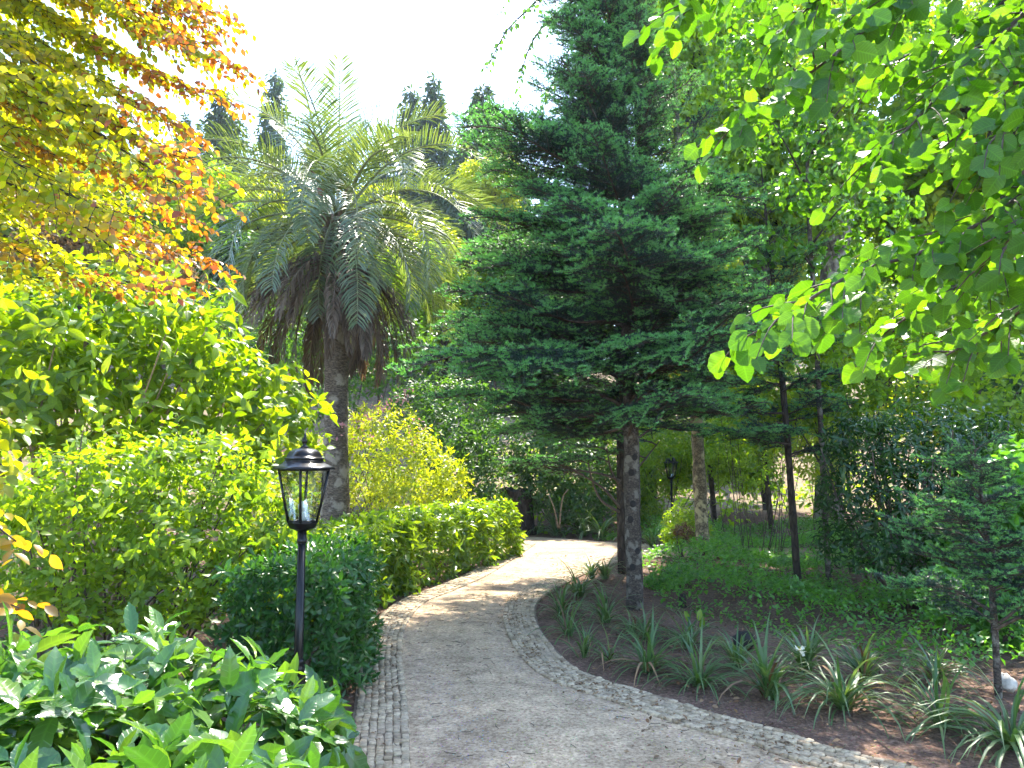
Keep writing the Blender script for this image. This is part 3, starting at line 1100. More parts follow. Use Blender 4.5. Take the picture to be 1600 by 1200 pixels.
lopside = lambda a: .0
FB = gnd(992, 950)
lopside = lambda a: .27 * math.cos(a - PI)
t, b, top = fir('fir_tree', 'large dark green fir with layered branches on a knotted grey trunk', (FB[0], FB[1], 0), 8.6, 1.95, [.095, .086, .077, .045, .008], [(1.8, 2.35), (2.6, 2.55), (3.6, 2.05), (5, 1.4), (6.5, .85), (8.6, .25)], M['fir_bark'], step=.22, per=8, lean=(-.12, 0))
for k in range(9):
    z = .45 + k * .17
    a = -PI / 2 + (rng.normal() * .35)
    if k % 3 == 2:
        a += 1.2
    c = b + (top - b) * (z / 8.6)
    r0 = .086
    pt = c + np.array([math.cos(a), math.sin(a), 0]) * (r0 - .012)
    ring = lambda s, o: np.array([(pt[0] + math.cos(a) * o - math.sin(a) * s * .03 * math.cos(j), pt[1] + math.sin(a) * o + math.cos(a) * s * .03 * math.cos(j), z + s * .036 * math.sin(j)) for j in np.linspace(0, 2 * PI, 10, endpoint=False)])
    MB().rings([ring(1.25, 0), ring(1.0, .02), ring(.55, .017)]).build('knot', M['knot'], t)

lopside = lambda a: .0
# second slender conifer right behind, forked low on the side of the path
SB = gnd(973, 893)
t, b, top = fir('slender_fir', 'slender dark conifer trunk with bare forking lower boughs behind the large fir', (SB[0], SB[1], 0), 7.2, 2.6, [.075, .065, .055, .03, .006], [(2.4, 1.6), (4, 1.35), (7.2, .3)], M['dark_bark'], step=.6, per=4, lean=(-.05, .1))
for pts in ([(970, 795), (945, 765), (915, 745), (880, 725)], [(968, 800), (940, 782), (925, 750), (918, 715)], [(970, 760), (955, 735), (948, 700)], [(970, 752), (945, 742), (905, 735), (850, 728)], [(972, 770), (990, 740), (1010, 715), (1030, 690)]):
    q = smooth([at(x, y, SB[1] - .02 - .12 * i) for i, (x, y) in enumerate(pts)], 14)
    MB().tube(q, np.linspace(.024, .007, 14), 6).build('bare_bough', M['twig'], t)
    for f in (.75, .95):
        e = q[int(f * 13)]
        place_branch(t, e, PI + random.uniform(-.7, .7), .1, .75, 0)

TB = gnd(1100, 880)
t, b, top = fir('lichened_fir', 'conifer with a bare yellowish lichened trunk rising out of the ground cover', (TB[0], TB[1], 0), 8.2, 2.25, [.11, .10, .09, .06, .01], [(2.2, 1.6), (4.5, 1.6), (8.2, .35)], M['fir_bark_yellow'], step=.6, per=4, lean=(-.28, 0))
QB = gnd(1248, 920)
t, b, top = fir('thin_fir', 'thin dark-trunked conifer standing among ivy near the rhododendron', (QB[0], QB[1], 0), 5.6, 1.75, [.048, .043, .038, .025, .006], [(1.8, 1.25), (3, 1.05), (5.6, .25)], M['dark_bark'], step=.46, per=5, lean=(-.25, .1))
YB = gnd(1560, 1085)
t, b, top = fir('young_fir', 'young fir sapling with pale fresh tips behind the strap-leaved clumps', (YB[0], YB[1], 0), 1.75, .55, [.025, .022, .016, .004], [(.5, .75), (1.0, .62), (1.75, .2)], M['fir_bark'], step=.16, per=6, lean=(-.06, 0))

# ------------------------------------------------------------------ far conifers on the skyline
def far_conifer_mesh(seed, narrow):
    r = np.random.default_rng(seed)
    mb = MB()
    mb.tube([(0, 0, 0), (0, 0, .5), (0, 0, 1)], [.011, .008, .001], 6, 1)
    P, A, S = [], [], []
    z = .10
    while z < .99:
        L = (1 - z) ** .8 * narrow * r.uniform(.75, 1.2) + .008
        for k in range(6):
            a = r.random() * 6.28
            m = max(5, int(L * 380))
            t = r.random(m) ** .7
            dr = -.35 * t ** 1.6 * L + .10 * L * (t > .8)
            q = np.stack([np.cos(a) * t * L, np.sin(a) * t * L, z + dr], 1) + r.normal(size=(m, 3)) * (.006 + .05 * L)
            P.append(q)
            ax = np.tile([math.cos(a) * .6, math.sin(a) * .6, -.55], (m, 1)) + r.normal(size=(m, 3)) * .5
            A.append(ax); S.append(r.uniform(.014, .036, m))
        z += .013
    P, A, S = np.vstack(P), np.vstack(A), np.concatenate(S)
    T = (np.array([(0, 0, 0), (.5, .15, 0), (1, 0, -.15), (.5, -.15, 0)]), np.array([(0, 1, 2), (0, 2, 3)]), np.zeros((4, 2)))
    mb.scatter(T, frames(A, r.normal(size=(len(P), 3)) + UP, S), P)
    return mb.mesh('crown', [M['far_needle'], M['dark_bark']])


FC = [far_conifer_mesh(1, .13), far_conifer_mesh(2, .20), far_conifer_mesh(3, .30)]
far_list = [
    (430, 108, 56, 0, 'thin pointed conifer on the skyline behind the palm\'s left fronds'),
    (348, 138, 50, 2, 'broad hazy conifer rising beside the copper beech\'s outer leaves'),
    (641, 133, 58, 0, 'shorter of the twin spire conifers on the skyline by the palm'),
    (677, 116, 56, 1, 'taller of the twin spire conifers on the skyline by the palm'),
    (756, 128, 47, 2, 'bushy hazy conifer on the skyline next to the large fir'),
    (725, 205, 52, 1, 'low dark conifer between the twin spires and the bushy one'),
    (600, 190, 60, 1, 'conifer top half hidden behind the palm\'s upright fronds'),
    (290, 178, 47, 1, 'conifer half hidden behind the copper beech leaves'),
    (795, 205, 43, 1, 'conifer partly covered by the large fir\'s left side'),
    (500, 205, 62, 2, 'far conifer seen through the middle of the palm crown'),
]
for px, py, d, k, lab in far_list:
    tp = at(px, py, d)
    zb = float(hz(np.array(tp[0]), np.array(tp[1])))
    o = thing('far_conifer', (tp[0], tp[1], zb - .2), lab, 'conifer', 'conifers on the skyline')
    c = link('crown', FC[k], o)
    h = tp[2] - zb + .2
    c.scale = (h * .9, h * .9, h)
    c.rotation_euler = (0, 0, random.random() * 6.28)

# ------------------------------------------------------------------ background broadleaf trees
LT_SIMPLE = leaf_t(.55, 2, .9, .8, .2, .25)
LT_SMALL = leaf_t(.5, 3, .9, .85, .25, .25)


def crown_mesh(seed, mat, n=2600, m=4, leaf=.095, lob=9):
    """crown in a unit box (radius 1) made of leaf rosettes on many lobes, with limbs"""
    global rng
    keep = rng
    rng = np.random.default_rng(seed)
    lumps = []
    for k in range(lob):
        d = rv(1)[0]
        d[2] = d[2] * .8
        c = d * rng.uniform(.35, .68)
        r = rng.uniform(.28, .45)
        lumps.append((*c, r, r, r * .8))
    lumps.append((0, 0, 0, .55, .55, .55))
    L = np.array(lumps)
    L[:, 2] += 5
    p, o = lump_tips(L, n, .28, -.85)
    p[:, 2] -= 5
    mb = MB()
    P, A, Nn, S = rosettes(p, o, m, leaf, (.6, 1.5), .2, .3, .8, .5, .6)
    mb.scatter(LT_SIMPLE, frames(A, Nn, S), P)
    for l in lumps:
        q = smooth([(0, 0, -1.0), np.array(l[:3]) * .5 + (0, 0, -.25), l[:3]], 8)
        mb.tube(q, np.linspace(.045, .01, 8), 5, 1)
        for _ in range(4):
            e = np.array(l[:3]) + rv(1)[0] * l[3] * .9
            mb.tube(smooth([q[5], (q[5] + e) / 2 + rv(1)[0] * .05, e], 5), np.linspace(.014, .004, 5), 4, 1)
    rng = keep
    return mb.mesh('crown', [mat, M['dark_bark']])


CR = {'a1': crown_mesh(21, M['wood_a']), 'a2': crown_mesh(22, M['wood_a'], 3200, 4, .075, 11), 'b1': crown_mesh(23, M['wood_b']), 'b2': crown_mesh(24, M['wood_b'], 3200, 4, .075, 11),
      'y1': crown_mesh(25, M['yellowleaf'], 3000, 4, .08, 10), 'c1': crown_mesh(26, M['wood_c'], 3600, 4, .06, 10)}

bgt = [  # px, py of the crown centre, depth, half width and half height in metres, crown, label
    (150, 385, 17, 2.6, 1.9, 'c1', 'brownish leaved tree behind the copper beech sprays'),
    (255, 330, 23, 3.2, 3.0, 'a2', 'green tree between the copper beech and the palm'),
    (330, 410, 25, 3.4, 2.6, 'b2', 'deep green tree low behind the palm\'s left fronds'),
    (425, 370, 28, 3.6, 3.4, 'y1', 'yellow-green tree glowing through the palm\'s left fronds'),
    (600, 390, 27, 3.4, 3.2, 'y1', 'yellow-green tree glowing through the palm\'s lower right fronds'),
    (690, 470, 23, 2.6, 3.0, 'a2', 'green tree filling the gap between palm and large fir'),
    (775, 290, 34, 2.4, 2.8, 'y1', 'small bright yellow-green crown between palm and large fir'),
    (60, 250, 26, 5.0, 5.5, 'a1', 'tall tree behind the upper copper beech sprays'),
    (-60, 520, 15, 3.2, 2.6, 'a1', 'tree at the edge of the photo behind the broad-leaved shrub'),
    (1115, 130, 27, 3.6, 5.5, 'a2', 'tall fine-leaved tree behind the top of the large fir'),
    (1090, 60, 17, 2.6, 3.4, 'a2', 'tall bright tree top just right of the large fir'),
    (1180, 250, 15, 2.4, 3.0, 'a1', 'bright leafy tree between the large fir and the old trunk'),
    (1290, 60, 20, 3.4, 3.2, 'y1', 'bright crown above the old lichened trunk'),
    (1420, 260, 19, 3.2, 3.4, 'a1', 'leafy tree directly right of the old lichened trunk'),
    (1570, 120, 16, 3.4, 3.4, 'a2', 'sunny tree behind the upper linden boughs'),
    (1590, 430, 15, 2.8, 2.6, 'a1', 'sunny tree behind the lower linden boughs'),
    (1180, 480, 19, 2.8, 2.6, 'y1', 'yellow-lit tree seen through the right half of the large fir'),
    (1370, 490, 19, 3.0, 2.4, 'y1', 'yellow-lit tree under the old trunk\'s crown'),
    (1530, 620, 20, 3.2, 2.2, 'y1', 'yellow-lit tree low beyond the rhododendron'),
    (880, 430, 24, 3.2, 3.6, 'b1', 'dark tree hidden behind the large fir\'s left half'),
    (1040, 440, 27, 3.0, 3.4, 'b1', 'dark tree behind the large fir\'s trunk'),
    (1130, 600, 30, 3.2, 2.2, 'y1', 'green tree low behind the lichened conifer trunk'),
    (930, 640, 24, 3.0, 1.9, 'b2', 'deep green tree low beyond the bend of the path'),
    (1690, 640, 13, 2.4, 2.4, 'b1', 'dark tree at the edge of the photo beyond the young fir'),
]
for px, py, d, rw, rh, k, lab in bgt:
    c = at(px, py, d)
    zb = float(hz(np.array(c[0]), np.array(c[1])))
    o = thing('broadleaf_tree', (c[0], c[1], zb), lab, 'tree', 'broadleaf trees in the wood')
    cr = link('crown', CR[k], o)
    cr.location = (0, 0, c[2] - zb)
    cr.scale = (rw, rw, rh)
    cr.rotation_euler = (0, 0, random.random() * 6.28)
    if c[2] - rh - zb > -1.5:
        trunk_mesh(o, [(c[0] + .1, c[1], zb - .2), (c[0] - .1, c[1], zb + (c[2] - zb) * .4), (c[0], c[1], c[2] - rh * .45)], [.06, .05, .035], M['dark_bark'], 8)

# old lichened trunk
t0, t1 = at(1290, 700, 15.5), at(1330, 90, 15.5)
o = thing('old_tree', (t0[0], t0[1], 0), 'old tree with a thick greyish trunk behind the linden leaves', 'tree')
trunk_mesh(o, [(t0[0] - .03, t0[1], -.1), at(1298, 500, 15.5), at(1318, 300, 15.5), at(1340, 90, 15.5), at(1352, -120, 15.5)], [.30, .27, .26, .24, .2], M['oak_bark'], 16, .05)
for a, b, c in (((1322, 260), (1270, 160), (1200, 60)), ((1335, 180), (1400, 90), (1480, 20))):
    q = smooth([at(*a, 15.5), at(*b, 15.2), at(*c, 14.8)], 12)
    MB().tube(q, np.linspace(.09, .03, 12), 7).build('limb', M['oak_bark'], o)
lum = [(*at(1230, 110, 14.28), 1.50, 1.08, 1.09), (*at(1160, 40, 14.01), 1.09, 0.96, 0.82), (*at(1420, 60, 14.28), 1.63, 1.08, 1.09), (*at(1215, 300, 14.42), 0.95, 0.72, 0.82), (*at(1130, 150, 13.87), 0.82, 0.72, 0.82), (*at(1270, 420, 20.13), 0.95, 0.60, 0.68), (*at(1330, 480, 14.01), 0.82, 0.60, 0.68), (*at(1400, 350, 20.13), 0.95, 0.60, 0.82), (*at(1320, 130, 14.01), 0.82, 0.48, 0.68), (*at(1330, 250, 13.87), 0.68, 0.42, 0.68), (*at(1290, 340, 13.87), 0.61, 0.42, 0.54)]
p, od = lump_tips(lum, 2700, .35, -.9)
leaves_to(o, [leaf_t(.8, 3, .7, .7, .15, .2, 0, .6)], M['wood_a'], rosettes(p, od, 4, .125, (.7, 1.6), .1, .5, .8), 160)

# forest on the hillside (a mass)
mb = MB()
P, S = [], []
for _ in range(170):
    x = rng.uniform(-55, 60)
    y = rng.uniform(62, 92)
    z = float(hz(np.array(x), np.array(y)))
    h = rng.uniform(12, 19)
    k = 80
    d = rv(k)
    P.append(np.array([x, y, z + h * .55]) + d * np.array([3.4, 3.4, h * .55]) * rng.uniform(.7, 1, (k, 1)))
    S.append(rng.uniform(.8, 1.6, k))
P, S = np.vstack(P), np.concatenate(S)
mb.scatter(LT_SIMPLE, frames(rv(len(P)), rv(len(P)) + UP, S), P)
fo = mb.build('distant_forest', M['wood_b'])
tag(fo, 'hazy mass of far woodland on the hillside', 'forest', kind='stuff')

# ------------------------------------------------------------------ hedges
AUC = [leaf_t(w, 9, a, .85, f, c, .09, 0, wv) for w, a, f, c, wv in ((.40, .9, .28, .18, .012), (.44, .8, .2, .38, .02), (.34, 1.0, .38, .05, .01), (.46, .9, .12, .26, .025), (.36, .85, .5, .5, .015))]
LAU = [leaf_t(.34, 4, .9, .85, .3, c) for c in (.15, .35)]
LAU_M = leaf_t(.34, 3, .9, .85, .3, .25)
PIT = [leaf_t(.32, 3, 1.15, .8, .25, c) for c in (.1, .3)]

# foreground aucuba
lum = [(-1.55, 2.7, .42, .62, .75, .44), (-2.2, 2.9, .46, .6, .6, .42), (-1.2, 3.35, .40, .38, .38, .42), (-1.75, 3.5, .46, .5, .35, .44), (-2.7, 3.3, .5, .6, .5, .42), (-1.0, 2.55, .28, .42, .6, .36), (-.95, 3.0, .24, .32, .45, .32), (-1.0, 3.7, .3, .3, .25, .3), (-2.0, 2.0, .40, .8, .5, .40)]
h = thing('aucuba_hedge', (-1.6, 2.9, 0), 'glossy large serrated-leaf hedge filling the near corner beside the lamp', 'hedge')
lum += [(-.92, 2.4, .42, .34, .5, .34), (-1.15, 2.0, .5, .5, .5, .35), (-1.0, 3.2, .42, .26, .3, .26)]
lum = [(x - .04, y, z - .04, a, b, c) for x, y, z, a, b, c in lum]
p, od = lump_tips(lum, 760, .25, -.5)
leaves_to(h, AUC, M['aucuba'], rosettes(p, od, 6, .165, (.6, 1.55), .5, .15, .45, .7, .4), 300, mass=leaf_t(.40, 5, .9, .85, .28, .2, .06))
stems_to(h, (-1.6, 2.9, 0), p, 16, .012, M['twig'])

h = thing('clipped_hedge', (-1.55, 5.6, 0), 'dark green clipped hedge block of small glossy leaves right behind the lamp', 'hedge')
p, od = hedge_tips([(-1.50, 4.95), (-1.47, 5.6), (-1.6, 6.5)], .40, .93, 1700, .09)
leaves_to(h, PIT, M['pitto'], rosettes(p, od, 6, .098, (.35, 1.35), .6, .0, .5, .3, .35), 260)
stems_to(h, (-1.6, 5.6, 0), p, 10, .012, M['twig'])

h = thing('laurel_hedge', (-1.9, 7.6, 0), 'shaded laurel hedge at the foot of the palm', 'hedge')
p, od = hedge_tips([(-2.0, 6.75), (-2.0, 7.6), (-1.92, 8.4), (-1.7, 9.2)], .52, .88, 900, .1)
leaves_to(h, LAU, M['laurel'], rosettes(p, od, 6, .14, (.6, 1.5), .5, .4, .5, .3, .35), 220, mass=LAU_M)
h = thing('sunlit_hedge', (-1.0, 11, 0), 'sunlit yellow-green hedge curving along the bend of the path', 'hedge')
p, od = hedge_tips([(-1.75, 9.25), (-1.45, 10.1), (-1.05, 11.1), (-.6, 12.1), (-.35, 12.9)], .50, .92, 1500, .1)
leaves_to(h, LAU, M['laurel'], rosettes(p, od, 6, .15, (.6, 1.5), .5, .45, .5, .3, .35), 220, mass=LAU_M)

# ------------------------------------------------------------------ shrubs on the bank
BIG = [leaf_t(.46, 5, .8, .85, .22, c, .03) for c in (.2, .4)]
h = thing('broad_leaved_shrub', (-4.6, 7.6, 0), 'tall backlit shrub of broad yellow-green leaves below the copper beech', 'shrub')
lum = []
for px, py, d, r in ((60, 540, 7.2, .8), (170, 520, 7.4, .85), (270, 540, 7.6, .8), (120, 620, 7.0, .8), (230, 620, 7.1, .8), (340, 600, 7.7, .75), (420, 650, 7.9, .6), (20, 640, 6.8, .8), (330, 680, 7.4, .7), (455, 690, 7.6, .4), (-60, 560, 7.2, .9), (90, 475, 7.8, .6), (220, 470, 8.0, .6)):
    lum.append((*at(px, py, d), r, r, r * .8))
p, od = lump_tips(lum, 1350, .42, -.8, .3)
leaves_to(h, BIG, M['bigleaf'], rosettes(p, od, 5, .165, (.7, 1.5), .3, .3, .6, .35, .45), 300)
stems_to(h, (-4.4, 7.6, 0), p, 40, .018, M['pale_twig'])

h = thing('leafy_shrub', (-2.9, 5.6, 0), 'airy light green shrub of small leaflets beside the lamp', 'shrub')
lum = []
for px, py, d, r in ((130, 770, 5.4, .55), (220, 740, 5.7, .55), (310, 740, 5.9, .55), (380, 780, 5.9, .45), (100, 860, 5.2, .5), (200, 840, 5.3, .5), (300, 850, 5.5, .5), (370, 870, 5.6, .4), (40, 800, 5.2, .5), (410, 840, 5.8, .35), (60, 920, 5.0, .4), (250, 900, 5.3, .35), (150, 950, 5.1, .32), (330, 935, 5.3, .32), (400, 920, 5.4, .28), (240, 960, 5.1, .28)):
    lum.append((*at(px, py, d), r, r, r * .75))
p, od = lump_tips(lum, 1400, .5, -.8, .35)
leaves_to(h, [leaf_t(.5, 3, .85, .85, .2, c) for c in (.15, .35)], M['roseleaf'], rosettes(p, od, 7, .082, (.6, 1.55), .3, .25, 1.6, .3, .45), 260)
stems_to(h, (-2.95, 5.6, 0), p, 44, .011, M['twig'])

h = thing('flowering_shrub', (-2.1, 13.5, 0), 'bright yellow-green shrub with pink flower clusters behind the palm trunk', 'shrub')
lum = []
for px, py, d, r in ((600, 690, 13.6, .85), (650, 730, 13.3, .8), (580, 760, 13.8, .7), (640, 790, 13.0, .75), (690, 770, 13.3, .55), (560, 680, 14.2, .6), (470, 740, 14.0, .9), (440, 800, 13.8, .85), (700, 740, 13.4, .4)):
    lum.append((*at(px, py, d), r, r, r * .85))
p, od = lump_tips(lum, 2200, .35, -.7)
leaves_to(h, [leaf_t(.4, 3, .9, .85, .2, .3)], M['yellowleaf'], rosettes(p, od, 5, .10, (.6, 1.5), .4, .25, .9, .3, .45), 120)
for px, py in ((560, 655), (575, 645), (605, 632), (622, 628), (632, 618), (598, 640), (655, 672), (568, 685), (450, 705), (420, 715), (648, 690), (478, 700), (540, 668)):
    c = at(px, py, 12.75)
    mb = MB()
    q = c + rng.normal(size=(15, 3)) * .085
    mb.scatter(LT_SIMPLE, frames(rv(15), rv(15), rng.uniform(.05, .08, 15)), q)
    mb.build('flower_cluster', M['pink'], h)['kind'] = 'stuff'
stems_to(h, (-2.0, 13.6, 0), p, 18, .014, M['twig'])

# shrubs round the far bend and on the right
def bush(name, label, blobs, n, m, leaf, mat, tmpl, base, parts=60, spread=(.6, 1.5), up=.4, droop=.2, nst=10, stem=.014, smat='twig', cat='shrub', group=None):
    h = thing(name, (base[0], base[1], float(hz(np.array(base[0]), np.array(base[1])))), label, cat, group)
    lum = [(*at(px, py, d), r, r, r * .85) for px, py, d, r in blobs]
    p, od = lump_tips(lum, n, .32, -.8)
    leaves_to(h, tmpl, M[mat], rosettes(p, od, m, leaf, spread, up, droop, .8, .3, .45), parts)
    if nst:
        stems_to(h, (base[0], base[1], 0), p, nst, stem, M[smat])
    return h


ELL = [leaf_t(.38, 2, .95, .85, .25, .3)]
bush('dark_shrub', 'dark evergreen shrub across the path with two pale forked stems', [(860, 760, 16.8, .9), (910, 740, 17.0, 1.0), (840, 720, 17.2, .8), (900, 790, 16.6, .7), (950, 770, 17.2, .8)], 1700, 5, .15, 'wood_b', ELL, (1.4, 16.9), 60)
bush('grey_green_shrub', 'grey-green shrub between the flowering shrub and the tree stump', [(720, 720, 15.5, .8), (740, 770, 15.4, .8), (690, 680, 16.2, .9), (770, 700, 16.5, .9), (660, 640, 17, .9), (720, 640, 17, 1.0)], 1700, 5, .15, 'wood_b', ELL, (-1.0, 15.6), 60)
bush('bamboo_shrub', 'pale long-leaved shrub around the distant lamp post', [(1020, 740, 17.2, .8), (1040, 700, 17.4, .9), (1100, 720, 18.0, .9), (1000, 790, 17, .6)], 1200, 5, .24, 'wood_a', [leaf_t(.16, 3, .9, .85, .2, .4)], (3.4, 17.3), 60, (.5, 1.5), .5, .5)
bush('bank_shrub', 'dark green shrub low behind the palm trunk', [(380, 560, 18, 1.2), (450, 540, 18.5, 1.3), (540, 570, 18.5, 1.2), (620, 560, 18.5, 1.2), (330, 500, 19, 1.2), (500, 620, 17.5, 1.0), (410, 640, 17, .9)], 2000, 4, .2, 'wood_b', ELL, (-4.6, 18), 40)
bush('rhododendron', 'dark glossy rhododendron standing in the ivy on the slope', [(1380, 700, 8.2, .55), (1450, 690, 8.2, .6), (1340, 770, 8.2, .5), (1420, 780, 8.0, .6), (1500, 760, 8.2, .6), (1390, 850, 8.0, .5), (1470, 850, 7.8, .5), (1320, 850, 8.3, .4), (1540, 700, 8.4, .5), (1330, 690, 8.6, .4)], 1700, 5, .105, 'rhodo', [leaf_t(.28, 4, .95, .85, .25, .3)], (4.5, 8.2), 240, (.8, 1.7), .4, .3, 26, .02)
bush('shade_shrub', 'deep green round-leaved bush at the photo edge behind the young fir', [(1560, 800, 7.2, .5), (1600, 880, 7.0, .5), (1620, 760, 7.4, .6), (1540, 880, 7.2, .4), (1590, 970, 6.6, .4), (1500, 930, 7.0, .35)], 900, 5, .11, 'ivy', [leaf_t(.85, 3, .75, .75, .15, .2)], (4.9, 7.1), 140)
bush('backlit_bush', 'sunlit bush beyond the ivy between the two thin trunks', [(1150, 700, 16, .9), (1200, 660, 16, 1.0), (1180, 745, 15.5, .5)], 1100, 5, .15, 'wood_a', ELL, (5.2, 16), 60, nst=6, stem=.008)
bush('hazel_bush', 'light green small-leaved thicket under the linden boughs', [(1240, 540, 9.8, .6), (1330, 570, 9.6, .6), (1420, 590, 9.4, .6), (1500, 520, 9.6, .7), (1580, 590, 9.2, .7), (1230, 640, 9.9, .4), (1590, 670, 9.0, .5), (1390, 500, 10, .6), (1180, 560, 10.2, .5), (1300, 640, 9.7, .45), (1370, 645, 9.4, .5), (1460, 640, 9.3, .5), (1540, 640, 9.2, .5)], 2500, 4, .085, 'wood_a', [leaf_t(.62, 3, .85, .8, .2, .25)], (5.2, 9.6), 120, nst=30)
bush('glowing_bush', 'yellow-lit bush filling the gap between the thin conifer and the rhododendron', [(1270, 690, 13.5, .8), (1300, 640, 13.8, .9), (1220, 640, 14.5, .9), (1290, 735, 13, .45)], 1200, 5, .12, 'yellowleaf', ELL, (5.6, 13.8), 60, nst=6, stem=.008)
bush('mid_bush', 'green bush behind the lichened trunk, under the hanging fir boughs', [(1130, 690, 14.5, .7), (1160, 650, 15, .8), (1060, 680, 15.5, .7), (1000, 700, 16, .7)], 1200, 5, .12, 'wood_a', ELL, (4.2, 14.8), 60, nst=6, stem=.008)
bush('airy_sapling', 'airy sapling with scattered bright leaves between lichened trunk and thin conifer', [(1170, 690, 12.2, .55), (1150, 620, 12.4, .6), (1210, 600, 12.4, .6), (1190, 740, 12, .4), (1110, 560, 12.6, .5), (1280, 580, 12, .6)], 800, 4, .085, 'wood_a', [leaf_t(.5, 3, .85, .85, .2, .25)], (4.0, 12.2), 100, nst=16, stem=.007)
ht = bush('hornbeam_tree', 'slender tree with a loose crown of small bright round leaves right of the fir top', [(1230, 210, 8.9, .55), (1300, 120, 9.1, .6), (1180, 110, 9.0, .6), (1340, 230, 9.0, .5), (1260, 310, 9.0, .5), (1400, 50, 9.2, .7), (1150, 30, 9.2, .5), (1280, 20, 9.2, .7), (1210, 390, 9.2, .4), (1370, 330, 9.2, .5), (1310, 400, 9.3, .45)], 1150, 4, .092, 'linden', [leaf_t(.8, 3, .7, .7, .15, .2, 0, .6)], (3.9, 9.3), 200, (.7, 1.6), .2, .45, 0, cat='tree')
trunk_mesh(ht, [(3.9, 9.3, -.1), at(1275, 520, 9.3), at(1262, 260, 9.2), at(1280, 20, 9.2)], [.038, .034, .028, .012], M['fir_bark'], 8)
for a_, b_ in (((1265, 300), (1200, 180)), ((1268, 240), (1330, 150)), ((1270, 380), (1340, 300)), ((1272, 140), (1180, 60)), ((1275, 100), (1390, 40)), ((1272, 420), (1220, 370))):
    MB().tube(smooth([at(*a_, 9.2), (at(*a_, 9.2) + at(*b_, 9.0)) / 2 + UP * .05, at(*b_, 9.0)], 8), np.linspace(.018, .005, 8), 5).build('limb', M['dark_bark'], ht)
bush('low_round_bush', 'low bright green bush with a withered brown patch by the lichened trunk', [(1065, 812, 12.8, .32), (1085, 825, 12.6, .3), (1050, 835, 12.4, .22)], 420, 5, .085, 'roseleaf', ELL, (2.9, 12.6), 40, nst=5)
c = at(1070, 828, 12.15)
bush('withered_bush', 'small withered rust-brown tuft against the low bright bush', [(1066, 828, 12.2, .16), (1078, 838, 12.2, .14)], 110, 5, .06, 'litter', ELL, (c[0], c[1]), 10, nst=4)
bush('weed_clump', 'low dark leafy weed clump at the edge of the ivy', [(1040, 905, 9.6, .20), (1060, 895, 9.8, .22), (1020, 910, 9.5, .14)], 160, 5, .085, 'ivy', ELL, (2.1, 9.6), 60, nst=4)

# shrub twigs with two pale stems
dk = [o for o in scene.objects if o.name == 'dark_shrub'][0]
for pts in ([(872, 825), (866, 795), (858, 775)], [(874, 825), (876, 800), (880, 775), (888, 765)]):
    q = smooth([at(x, y, 15.9) for x, y in pts], 8)
    MB().tube(q, np.linspace(.025, .012, 8), 6).build('pale_stem', M['pale_twig'], dk)

# ------------------------------------------------------------------ ground cover, as a mass
n = 22000
x = rng.uniform(1.7, 9.0, n)
y = rng.uniform(5.9, 16.2, n)
edge = 1.9 + .35 * np.sin(y * 1.3) + np.clip(8.8 - y, 0, 5) * .34 - np.clip(y - 10.5, 0, 3) * .15
keep = (x > edge + rng.normal(size=n) * .18) & ~((y > 12.3) & (y < 15.2) & (x < 2.6))
x, y = x[keep], y[keep]
hh = .10 + .32 * np.clip(np.sin(x * 1.7 + y * .9) * np.cos(y * 1.3 - x * .6) + .35, 0, 1) + .12 * rng.random(len(x))
hh *= np.clip((x - edge[keep]) * 1.6, .15, 1)
z = hz(x, y) + hh * rng.uniform(.5, 1, len(x)) ** .5
P = np.stack([x, y, z], 1)
mb = MB()
PP, A, Nn, S = rosettes(P, np.tile(UP, (len(P), 1)), 3, .062, (.9, 1.7), .3, .15, .5, .4, .5)
mb.scatter(LT_SIMPLE, frames(A, Nn, S), PP)
gcv = mb.build('ground_cover', M['ivy'])
tag(gcv, 'low green ivy-like ground cover on the shaded slope', 'ground cover', kind='stuff')

# undergrowth on the banks behind the shrubs
n = 8000
x = rng.uniform(-26, 26, n)
y = rng.uniform(15.8, 34, n)
keep = ~((y < 16.2) & (np.abs(x) < 8))
x, y = x[keep], y[keep]
keep = ~((np.sin(x * .9 + 1.3) * np.cos(y * .8) > .25) & (x > 3))
x, y = x[keep], y[keep]
P = np.stack([x, y, hz(x, y) + rng.random(len(x)) ** 2 * .9], 1)
mb = MB()
PP, A, Nn, S = rosettes(P, np.tile(UP, (len(P), 1)), 3, .20, (.7, 1.5), .3, .2, .6, .5, .6)
mb.scatter(LT_SIMPLE, frames(A, Nn, S), PP)
ug = mb.build('undergrowth', M['wood_a'])
tag(ug, 'tangled green undergrowth on the bank beyond the path', 'undergrowth', kind='stuff')
n = 5000
x = rng.uniform(-9, -2.3, n)
y = rng.uniform(4.2, 13, n)
keep = (rng.random(n) < .5)
P = np.stack([x[keep], y[keep], rng.random(keep.sum()) ** 2 * .45], 1)
mb = MB()
PP, A, Nn, S = rosettes(P, np.tile(UP, (len(P), 1)), 4, .09, (.7, 1.5), .3, .2, .6, .5, .6)
mb.scatter(LT_SIMPLE, frames(A, Nn, S), PP)
ug = mb.build('bank_undergrowth', M['wood_b'])
tag(ug, 'low green undergrowth under the shrubs behind the lamp', 'undergrowth', kind='stuff')

